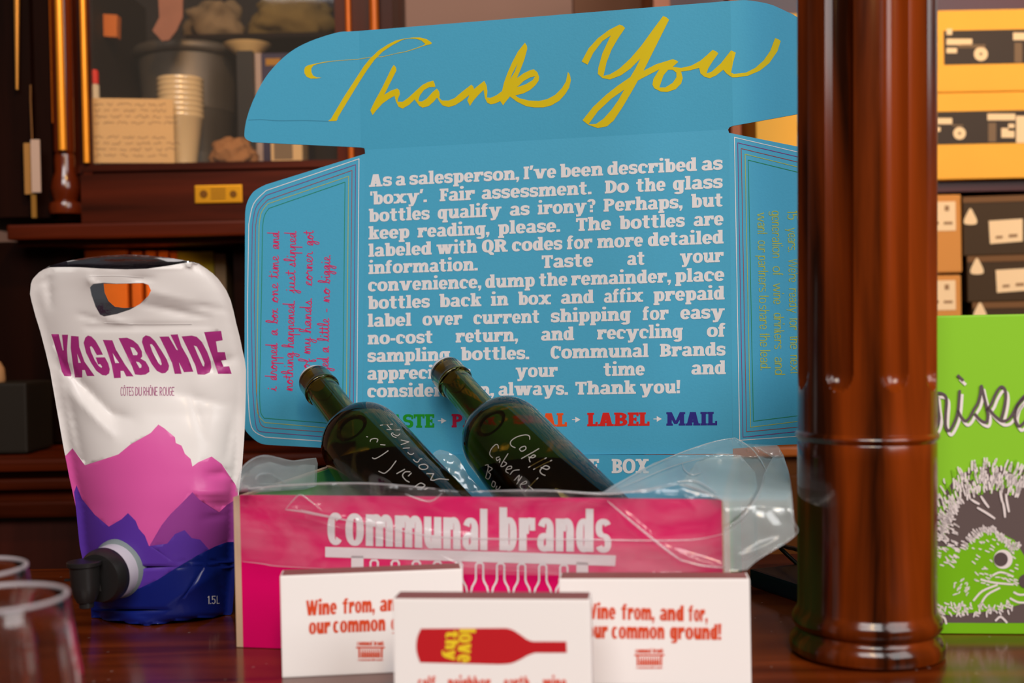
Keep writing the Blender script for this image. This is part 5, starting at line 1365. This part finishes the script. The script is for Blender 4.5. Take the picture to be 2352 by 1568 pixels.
zbox(-160, 164, 556, YC + .02, .3).build('lower_post', M_WOODDARK, cab); zbox(540, 660, 556, YC + .02, .3).build('lower_post', M_WOODDARK, cab)
zbox(100, 900, 560, YC + .36, .01).build('lower_back', mat('dark_interior', srgb(40, 26, 18), .7), cab)
# brass plaque
pl_ = MB(); wb(pl_, 447, 425, 556, 466, YC - .001, .003, .0012); plq = pl_.build('brass_plaque', mat('brass', srgb(214, 150, 34), .38, .75), cab)
pl_ = MB()
for x, r in ((468, 9), (536, 8)):
    p = at(x, 445.5, YC - .001); pl_.lathe((p.x, p.y - .0012, p.z), (0, 1, 0), [(0, .0005), (0, r * YC / FPX), (.0014, r * YC / FPX)], 20)
for k in range(4): wb(pl_, 484, 433 + 7 * k, 518, 435.5 + 7 * k, YC - .0016, .001)
pl_.build('plaque_engraving', mat('dark_brass', srgb(110, 70, 20), .5, .4), plq)
m_ = MB(); p1 = at(38, -120, YC - .02); p0 = at(39, 206, YC - .02); m_.tube([p0, p1], [.0022, .0055], 12); m_.build('brass_rod', mat('old_brass', srgb(170, 118, 52), .4, .6), cab)
# lower counter moulding and panels
YM = 1.72
ms = M_WOODCABH
m_ = MB()
a_, b_, c_, e_ = wb(m_, -200, 1042, 1440, 1072, YM, .5, .006); wb(m_, -200, 1072, 1440, 1088, YM + .03, .4); wb(m_, -200, 1088, 1440, 1114, YM + .012, .4, .005); wb(m_, -200, 1114, 1440, 1140, YM + .03, .4); wb(m_, -200, 1140, 1440, 1178, YM + .02, .4, .005)
lowc = empty('back_counter', ((a_ + b_) / 2, YM + .2, -1.05), 'low dark wooden back counter with a stepped moulded edge, behind the bar', 'counter')
m_.build('counter_moulding', ms, lowc)
m_ = MB(); zt = at(400, 1178, YM + .02).z
for k in range(5):
    xa = -1.45 + k * .33
    m_.bbox((xa, YM + .04, -1.04), (.318, 0, 0), (0, .3, 0), (0, 0, zt + 1.04), .004)
m_.abox(-1.5, .15, YM + .055, YM + .34, -1.05, zt); m_.build('counter_panel', wood('counter_panel_wood', srgb(36, 9, 4), srgb(62, 18, 7), .4, 2, 12, .2), lowc)

# things in and around the cabinet
def thing_box(name, x0, y0, x1, y1, Y, d, mt, label, cat, group=None, r=.001):
    m_ = MB(); wb(m_, x0, y0, x1, y1, Y, d, r); return tag(m_.build(name, mt), label, cat, group)
# note card leaning on the glass
note = empty('note_card', (at(303, 373, 1.935).x, 1.936, zsh), 'cream note card with faint handwriting standing behind the cabinet glass', 'card')
nA = at(207, 372.5, 1.935); nB = at(401, 374, 1.935)
cz = lambda x, y: at(x, y, 1.935)
m_ = MB(); q = [(207, 225), (397, 227.5), (401, 374), (209, 374)]
fr_ = [cz(*p) for p in q]; bk = [p + Vector((0, .0012, 0)) for p in fr_]
m_.add(fr_ + bk, [(0, 3, 2, 1), (4, 5, 6, 7), (0, 1, 5, 4), (1, 2, 6, 5), (2, 3, 7, 6), (3, 0, 4, 7)]); m_.build('card_sheet', mat('cream_card', srgb(206, 164, 112), .8), note)
pr = Print(); rg = random.Random(11)
for row in range(9):
    if row == 4: continue
    y = 240 + row * 14 + (5 if row > 4 else 0); x = 216
    while x < 385:
        L = rg.uniform(12, 34); n_ = int(L / 3)
        pts = [(x + i * 3, y + rg.uniform(-3.5, 3)) for i in range(n_ + 1)]
        pr.polys(ribbon(smooth_line(pts, 2), 1.3), lambda a, b: at(a, b, 1.9346)); x += L + rg.uniform(5, 9)
pr.build('handwriting', mat('faded_ink', srgb(126, 98, 72), .8), note)
# marker pen
mk = empty('marker_pen', (at(222, 373, 1.965).x, 1.965, zsh), 'white marker pen with a red cap standing behind the note card', 'pen')
p0 = Vector((at(222, 373, 1.965).x, 1.965, zsh)); s_ = 1.965 / FPX
ztop = at(219, 160, 1.965).z
m_ = MB(); m_.lathe(p0, (0, 0, 1), [(0, .001), (0, 10 * s_), (ztop - zsh - 36 * s_, 10 * s_), (ztop - zsh - 34 * s_, 7 * s_), (ztop - zsh - 30 * s_, 6 * s_)], 20); m_.build('pen_barrel', mat('marker_white', srgb(214, 196, 170), .5), mk, auto=40)
m_ = MB(); m_.lathe(p0, (0, 0, 1), [(ztop - zsh - 33 * s_, 8.6 * s_), (ztop - zsh - 10 * s_, 9 * s_), (ztop - zsh - 2 * s_, 8 * s_), (ztop - zsh, 5 * s_), (ztop - zsh, .0005)], 20); m_.build('pen_cap', mat('marker_red', srgb(214, 40, 20), .4), mk, auto=40)
# stack of cups
YS = 1.99; s_ = YS / FPX; cc = at(418, 373, YS)
hc = 122 * s_; zs = zsh
ztop = at(418, 182, YS).z
M_SCUP = mat('frosted_cup', srgb(206, 176, 132), .25, spec=.7, coat=.5)
dstep = (ztop - zs - hc) / 7
for k in range(8):
    pf_ = [(0, .0005), (0, 33 * s_), (.004, 34 * s_), (hc * .9, 49 * s_), (hc * .93, 52 * s_), (hc * .99, 52.5 * s_), (hc, 51.5 * s_), (hc, 50.6 * s_), (hc * .9, 48.4 * s_), (.006, 33.4 * s_), (.0055, .0005)]
    m_ = MB(); m_.lathe((cc.x, YS, zs + .0005 + k * dstep), (0, 0, 1), pf_, 40)
    tag(m_.build('plastic_cup', M_SCUP, auto=50), 'frosted plastic cup nested in the stack beside the note card', 'cup', 'stacked cups in the cabinet')
# dark bucket
YB = 2.162; s_ = YB / FPX; bc = at(438, 373, YB); zb_ = zsh; hb = at(438, 117, YB).z - zb_
bk_ = empty('metal_bucket', (bc.x, YB, zb_), 'dark grey metal bucket behind the stacked cups in the cabinet', 'bucket')
M_BUCK = mat('dull_zinc', srgb(96, 86, 76), .5, .6, noise=.2, nscale=20)
m_ = MB(); m_.lathe((bc.x, YB, zb_), (0, 0, 1), [(0, .001), (0, 88 * s_), (hb * .5, 101 * s_), (hb * .52, 104 * s_), (hb * .54, 101 * s_), (hb * .94, 112 * s_), (hb * .94, 108 * s_), (.01, 90 * s_), (.01, .001)], 48); m_.build('bucket_body', M_BUCK, bk_, auto=40)
m_ = MB(); m_.lathe((bc.x, YB, zb_), (0, 0, 1), [(hb * .92, 112.5 * s_), (hb * .93, 121 * s_), (hb * .97, 124 * s_), (hb, 119 * s_), (hb * .985, 113 * s_), (hb * .92, 112.4 * s_)], 48, cap=False); m_.build('bucket_rim', M_BUCK, bk_, auto=60)
# upper shelf with a crumpled cloth and a dish
ush = at(600, 84, 2.06)
m_ = MB(); wb(m_, 425, 76, 790, 86, 2.09, .165); m_.build('shelf_board', M_WOODDARK, cab)
zt_ = at(600, 76, 2.09).z + .001
def lump(name, x0, x1, Y, z0, h, dep, mt, label, cat, seed, amp=.3):
    bm = bmesh.new(); bmesh.ops.create_icosphere(bm, subdivisions=4, radius=1)
    xa, xb = at(x0, 100, Y).x, at(x1, 100, Y).x
    V = []
    for v in bm.verts:
        p = v.co.copy(); k = 1 + amp * mnoise.noise(p * 1.9 + Vector((seed, 0, 0))) + amp * .5 * mnoise.noise(p * 4.3 + Vector((0, seed, 0)))
        z = p.z * k * .62 + .42
        V.append(Vector(((xa + xb) / 2 + p.x * k * (xb - xa) / 2, Y + p.y * k * dep, z0 + max(z, 0) * h)))
    F = [[v.index for v in f.verts] for f in bm.faces]; bm.free()
    return tag(link(name, V, F, mt, None, None, True), label, cat)
lump('crumpled_cloth', 575, 770, 2.16, zt_, .075, .05, mat('olive_cloth', srgb(112, 88, 44), .9, noise=.35, nscale=25), 'crumpled olive cloth on the upper shelf inside the cabinet', 'cloth', 2)
lump('folded_napkins', 430, 564, 2.16, zt_, .07, .05, mat('beige_cloth', srgb(116, 92, 64), .9, noise=.35, nscale=25), 'heap of beige napkins on the left of the upper cabinet shelf', 'napkin', 6)
lump('crumpled_paper', 478, 580, 1.985, zsh, .046, .030, mat('tan_paper', srgb(146, 98, 58), .85), 'crumpled tan paper beside the stacked cups on the cabinet floor', 'paper', 9, .35)
thing_box('storage_tin', 545, 116, 582, 374, 2.04, .09, mat('black_tin', srgb(26, 20, 16), .5), 'tall narrow black tin right of the bucket in the cabinet', 'tin')
YD = 2.05; s_ = YD / FPX; dc = at(556, 112, YD)
zd = at(563, 116, 2.04).z
m_ = MB(); m_.lathe((dc.x, YD + .042, zd), (0, 0, 1), [(0, .001), (0, 22 * s_), (.004, 26 * s_), (.019, 54 * s_), (.0215, 56 * s_), (.021, 53 * s_), (.005, 24 * s_), (.004, .001)], 40)
tag(m_.build('shallow_dish', mat('cream_dish', srgb(216, 178, 120), .3, coat=.4), auto=50), 'shallow cream dish on top of the narrow black tin', 'dish')
bk2 = empty('book', (at(620, 374, 2.06).x, 2.08, zsh), 'upright book with a white spine and dark purple cover in the cabinet', 'book')
m_ = MB(); wb(m_, 602, 122, 690, 374, 2.062, .12); m_.build('book_cover', mat('purple_cover', srgb(44, 34, 62), .5), bk2)
m_ = MB(); wb(m_, 584, 122, 602, 374, 2.06, .122); m_.build('book_spine', mat('pale_spine', srgb(160, 136, 124), .6), bk2)
m_ = MB(); wb(m_, 610, 134, 644, 150, 2.061, .0012); m_.build('cover_label', mat('ochre_label', srgb(160, 110, 30), .6), bk2)
bx_ = thing_box('small_box', 622, 300, 694, 374, 1.96, .06, mat('cream_box', srgb(196, 160, 112), .7), 'small cream box standing at the front right of the cabinet floor', 'box')
m_ = MB(); wb(m_, 629, 306, 672, 366, 1.9596, .0006); m_.build('box_window', mat('box_grey', srgb(112, 90, 66), .6), bx_)
# papers hanging inside the door
def hang(name, pts, Y, mt, label, cat, th=.0012):
    pts = [at(x, y, Y) for x, y in pts]; n = len(pts)
    V = pts + [p + Vector((0, th, 0)) for p in pts]
    F = [tuple(range(n - 1, -1, -1)), tuple(range(n, 2 * n))] + [(i, (i + 1) % n, n + (i + 1) % n, n + i) for i in range(n)]
    return tag(link(name, V, F, mt), label, cat)
hang('hanging_cloth', [(360, -70), (420, -70), (419, 40), (405, 70), (388, 92), (372, 94), (350, 70), (366, 40)], 2.0, mat('pinkish_cloth', srgb(140, 92, 74), .9, noise=.2, nscale=30), 'pinkish cloth hanging from above inside the cabinet', 'cloth', .006)
hang('orange_tag', [(236, 32), (269, 34), (268, 85), (235, 83)], 2.02, mat('orange_tag_card', srgb(190, 100, 36), .7), 'small orange card fixed inside the cabinet behind the glass', 'card', .02)
# key tag hanging at the left of the cabinet
kt = empty('key_tag', at(74, 445, YC - .025), 'tan and white tag hanging on a cord at the cabinet left post', 'tag')
m_ = MB(); wb(m_, 55, 328, 74, 446, YC - .026, .004, .001); m_.build('tan_tag', mat('tan_leather', srgb(150, 108, 56), .6), kt)
m_ = MB(); wb(m_, 71, 320, 92, 442, YC - .031, .003, .001); m_.build('white_tag', mat('tag_white', srgb(176, 152, 140), .6), kt)
m_ = MB(); wb(m_, 72, 446, 83, 500, YC - .026, .003); m_.build('tassel', mat('tassel_gold', srgb(130, 92, 34), .7), kt)
m_ = MB(); m_.tube([at(74, 325, YC - .0265), at(70, 230, YC - .016), at(70, 195, YC - .0125)], .0012, 8); m_.build('cord', mat('cord_brown', srgb(110, 74, 40), .8), kt)
# dark device and its pale top thing at the far left
zc_ = at(0, 1043, YM + .05).z
x0__, x1__, _z, zt2 = rect(-70, 880, 62, 1043, YM + .06)
m_ = MB(); m_.bbox((x0__, YM + .06, zc_), (x1__ - x0__, 0, 0), (0, .1, 0), (0, 0, zt2 - zc_), .004); tag(m_.build('black_speaker', mat('charcoal_box', srgb(30, 25, 20), .6)), 'boxy charcoal speaker on the back counter at the left edge', 'speaker')
m_ = MB(); q = at(-14, 880, YM + .1); m_.lathe((q.x, YM + .11, zt2), (0, 0, 1), [(0, .001), (0, .012), (.004, .013), (.02, .0115), (.03, .006), (.031, .001)], 24); tag(m_.build('wooden_knob', mat('tan_wood_knob', srgb(160, 120, 84), .6), auto=40), 'small tan wooden piece on top of the charcoal speaker', 'ornament')
# cartons in the lower compartment
YL = 1.955; zc2 = at(300, 1042, YM).z
lows = [(196, 292, 568, (214, 104, 22)), (303, 325, 571, (196, 92, 18)), (336, 357, 570, (206, 98, 20)), (366, 388, 570, (206, 98, 24)), (393, 408, 572, (190, 84, 16)), (409, 492, 571, (146, 128, 24)), (494, 520, 576, (116, 92, 66))]
labs = ['wide orange book standing at the left of the lower cabinet shelf', 'second orange book from the left in the lower cabinet shelf', 'third orange book from the left in the lower cabinet shelf', 'fourth orange book from the left in the lower cabinet shelf', 'thin orange book touching the olive one in the lower cabinet shelf', 'wide olive green book in the lower cabinet shelf', 'grey book at the right end of the lower cabinet shelf']
zlow = at(330, 760, YL).z
m_ = MB(); xs0, xs1 = at(186, 760, YL).x, at(560, 760, YL).x; m_.abox(xs0, xs1, YC + .03, YC + .355, zlow - .013, zlow - .0008); m_.build('shelf_board', M_WOODCABH, cab)
for (x0, x1, y0, c_), lb in zip(lows, labs):
    a_, b_, _q, e_ = rect(x0, y0 + 6, x1, 760, YL)
    m_ = MB(); m_.bbox((a_, YL, zlow), (b_ - a_, 0, 0), (0, .15, 0), (0, 0, e_ - zlow), .0015); tag(m_.build('book', mat('book_%d' % x0, srgb(*c_), .6, noise=.12, nscale=20)), lb, 'book', 'books in the lower cabinet')

# ================================================================== RIGHT SHELVES
YS2 = 2.0
sh = empty('shelf_unit', (at(2100, 700, YS2).x, YS2 + .2, -1.05), 'warm lit wooden shelf unit behind the bar holding wine cartons', 'shelf')
M_RED = wood('dark_red_wood', srgb(58, 4, 0), srgb(92, 14, 4), .4, 0, 10, .2)
m_ = MB(); wb(m_, 1480, -160, 2520, 1000, YS2 + .36, .015); m_.build('back_board', M_RED, sh)
m_ = MB(); wb(m_, 1683, -160, 1704, 1010, YS2 + .01, .05); m_.build('upright', M_ORANGEWOOD, sh)
m_ = MB(); wb(m_, 1509, -160, 1546, 1010, YS2 + .01, .3); m_.build('upright', M_ORANGEWOOD, sh)
zs1 = at(2250, 412, YS2).z + .001
xl, xr_ = at(1550, 430, YS2).x, at(2520, 430, YS2).x
m_ = MB(); m_.abox(xl, xr_, YS2 + .02, YS2 + .36, zs1 - .018, zs1 - .001); m_.build('shelf_board', M_RED, sh)
zs2 = at(2250, 800, YS2).z + .001
m_ = MB(); m_.abox(xl, xr_, YS2 + .0, YS2 + .36, zs2 - .018, zs2 - .001); m_.build('shelf_board', M_RED, sh)
m_ = MB(); wb(m_, 1325, -160, 1506, 930, 2.2, .05); m_.build('side_panel', mat('brown_panel', srgb(122, 80, 56), .7), sh)
a_, b_, c_, e_ = rect(1480, 1022, 2520, 1044, 1.86)
m_ = MB(); m_.bbox((a_, 1.86, c_), (b_ - a_, 0, 0), (0, .5, 0), (0, 0, e_ - c_), .003); m_.build('counter_edge', M_ORANGEWOOD, sh)
m_ = MB(); m_.abox(a_ + .02, b_, 1.88, 2.3, -1.05, c_)
for k in range(6): m_.bbox((a_ + .04 + k * .13, 1.872, c_ - .20), (.11, 0, 0), (0, .01, 0), (0, 0, .17), .003)
m_.build('base_panel', wood('warm_base_wood', srgb(70, 34, 8), srgb(110, 60, 18), .5, 2, 12, 0, spec=.1), sh)
# two yellow wine cases with dark label bands
M_CASE = mat('yellow_case_wood', srgb(240, 176, 66), .6, noise=.06, nscale=10)
M_BAND = mat('label_black', srgb(58, 46, 36), .5); M_PALE = mat('label_pale', srgb(236, 208, 168), .6)
def case(x0, y0, x1, y1, zbase, band, items, label):
    a_, b_, c_, e_ = rect(x0, y0, x1, y1, YS2)
    e_ = at(2250, y0, YS2).z; h = e_ - zbase
    o = empty('wine_case', ((a_ + b_) / 2, YS2 + .13, zbase), label, 'case', 'yellow wine cases on the shelf')
    m_ = MB(); m_.bbox((a_, YS2, zbase), (b_ - a_, 0, 0), (0, .26, 0), (0, 0, h), .003); m_.build('case_body', M_CASE, o)
    m_ = MB(); wb(m_, *band, YS2 - .0006, .001); bd = m_.build('label_band', M_BAND, o)
    pr = Print(); f_ = lambda x, y: at(x, y, YS2 - .0012)
    for it in items:
        if it[0] == 'o':
            _, cx, cy, r = it; pr.polys([[(cx + r * cos(2 * pi * k / 24), cy + r * sin(2 * pi * k / 24)) for k in range(24)]], f_, 0, [[(cx + 3 * cos(2 * pi * k / 10), cy + 3 * sin(2 * pi * k / 10)) for k in range(10)]])
        else:
            _, p, q, r, s_ = it; pr.polys([[(p, q), (r, q), (r, s_), (p, s_)]], f_, 0 if it[0] == 'r' else 1)
    pr.build('printed_text', [M_PALE, mat('label_tan', srgb(120, 98, 76), .6)], bd)
    return e_
e2 = case(1737, 212, 2480, 410, zs1, (2060, 255, 2420, 330), [('o', 2204, 306, 14.5), ('r', 2150, 271, 2187, 285), ('r', 2150, 292, 2160, 302), ('r', 2268, 261, 2332, 276), ('r', 2334, 266, 2362, 328), ('r', 2300, 294, 2330, 316), ('r', 2316, 284, 2330, 300), ('t', 2270, 282, 2288, 326), ('t', 2187, 286, 2212, 290)], 'lower yellow wooden wine case with a black label band, on the shelf')
case(1797, 22, 2480, 206, e2 + .001, (2168, 68, 2440, 146), [('o', 2253, 124, 16), ('r', 2174, 89, 2233, 103), ('r', 2174, 110, 2198, 122), ('r', 2174, 66, 2187, 80), ('r', 2327, 75, 2420, 92), ('t', 2330, 98, 2348, 144), ('t', 2200, 102, 2263, 110)], 'upper yellow wooden wine case with a black label band, stacked on the other')
# tan cartons
M_TAN = mat('tan_carton', srgb(204, 140, 72), .7)
zq = zs2
def tanbox(y0, y1, zb0, lab, lab2):
    a_, b_, c_, e_ = rect(2110, y0, 2209, y1, YS2 + .02)
    o = empty('tan_carton', ((a_ + b_) / 2, YS2 + .1, zb0), lab, 'carton', 'tan cartons on the lower shelf')
    m_ = MB(); m_.bbox((a_, YS2 + .02, zb0), (b_ - a_, 0, 0), (0, .2, 0), (0, 0, e_ - zb0), .004); m_.build('carton_body', M_TAN, o)
    m_ = MB(); wb(m_, 2128, lab2[0], 2195, lab2[1], YS2 + .0192, .001); lo_ = m_.build('paper_label', M_PALE, o)
    m_ = MB()
    ym = lab2[0]; wb(m_, 2170, ym + 9, 2180, ym + 21, YS2 + .0186, .001); wb(m_, 2146, ym + 46, 2156, ym + 52, YS2 + .0186, .001); wb(m_, 2168, ym + 46, 2188, ym + 52, YS2 + .0186, .001); m_.build('printed_text', mat('label_mark', srgb(150, 116, 84), .6), lo_)
    return e_
et = tanbox(632, 800, zq, 'lower tan carton with a white label beside the dark cartons', (644, 712))
tanbox(447, 622, et + .004, 'upper tan carton with a white label, stacked on the other', (463, 530))
# three dark cartons, each turned a little
M_DK = mat('dark_carton', srgb(62, 44, 22), .55); M_DKE = mat('dark_carton_edge', srgb(112, 78, 46), .6)
zb0 = zq
dks = [(2234, 694, 800, 1.985, -9, 'lowest dark carton of the stack, half hidden by the green box', (2251, 712), None), (2222, 588, 684, 1.985, -9, 'middle dark carton of the stack with a white label', (2244, 610), (2287, 620, 2372, 672)), (2212, 452, 576, 1.985, -8, 'top dark carton of the stack with a white label', (2229, 496), (2271, 507, 2349, 560))]
for x0, y0, y1, Y, yaw, lab, tri, lb in dks:
    A_ = at(x0, (y0 + y1) / 2, Y + .03); z1 = at(x0 + 20, y0, Y + .03).z
    ux = Vector((cos(radians(yaw)), sin(radians(yaw)), 0)); uy = Vector((-ux.y, ux.x, 0))
    o = empty('dark_carton', (A_.x + .1, A_.y, zb0), lab, 'carton', 'dark cartons on the lower shelf')
    O_ = Vector((A_.x, A_.y, zb0)); h_ = z1 - zb0
    m_ = MB(); m_.bbox(O_, ux * .2, uy * .2, Vector((0, 0, h_)), .002); m_.build('carton_body', M_DK, o)
    m_ = MB(); m_.box(O_ - uy * .0012 + Vector((0, 0, h_ - .010)), ux * .2, uy * .0012, Vector((0, 0, .010))); m_.build('lid_edge', M_DKE, o)
    f_ = lambda x, y: on_plane(x, y, O_ - uy * .0016, uy)
    pr = Print(); tx, ty_ = tri
    pr.polys([smooth_line([(tx, ty_ - 18), (tx + 9, ty_ - 4), (tx + 15, ty_ + 10), (tx + 13, ty_ + 18), (tx, ty_ + 20), (tx - 13, ty_ + 18), (tx - 15, ty_ + 10), (tx - 9, ty_ - 4)], 3, True)], f_, 0)
    pr.build('printed_emblem', [M_PALE], o); pr = Print()
    if lb:
        p, q, r, s_ = lb; pr.polys([[(p, q), (r, q - 5), (r, s_ - 6), (p + 3, s_)]], f_, 0)
        f3_ = lambda x, y: on_plane(x, y, O_ - uy * .0022, uy)
        pr.polys([[(p + 16, s_ - 18), (p + 32, s_ - 19), (p + 32, s_ - 13), (p + 16, s_ - 12)], [(p + 46, s_ - 22), (p + 66, s_ - 23), (p + 66, s_ - 16), (p + 46, s_ - 15)]], f3_, 1)
    if lb: pr.build('paper_label', [M_PALE, mat('label_mark', srgb(150, 116, 84), .6)], o)
    zb0 = z1 + .0005
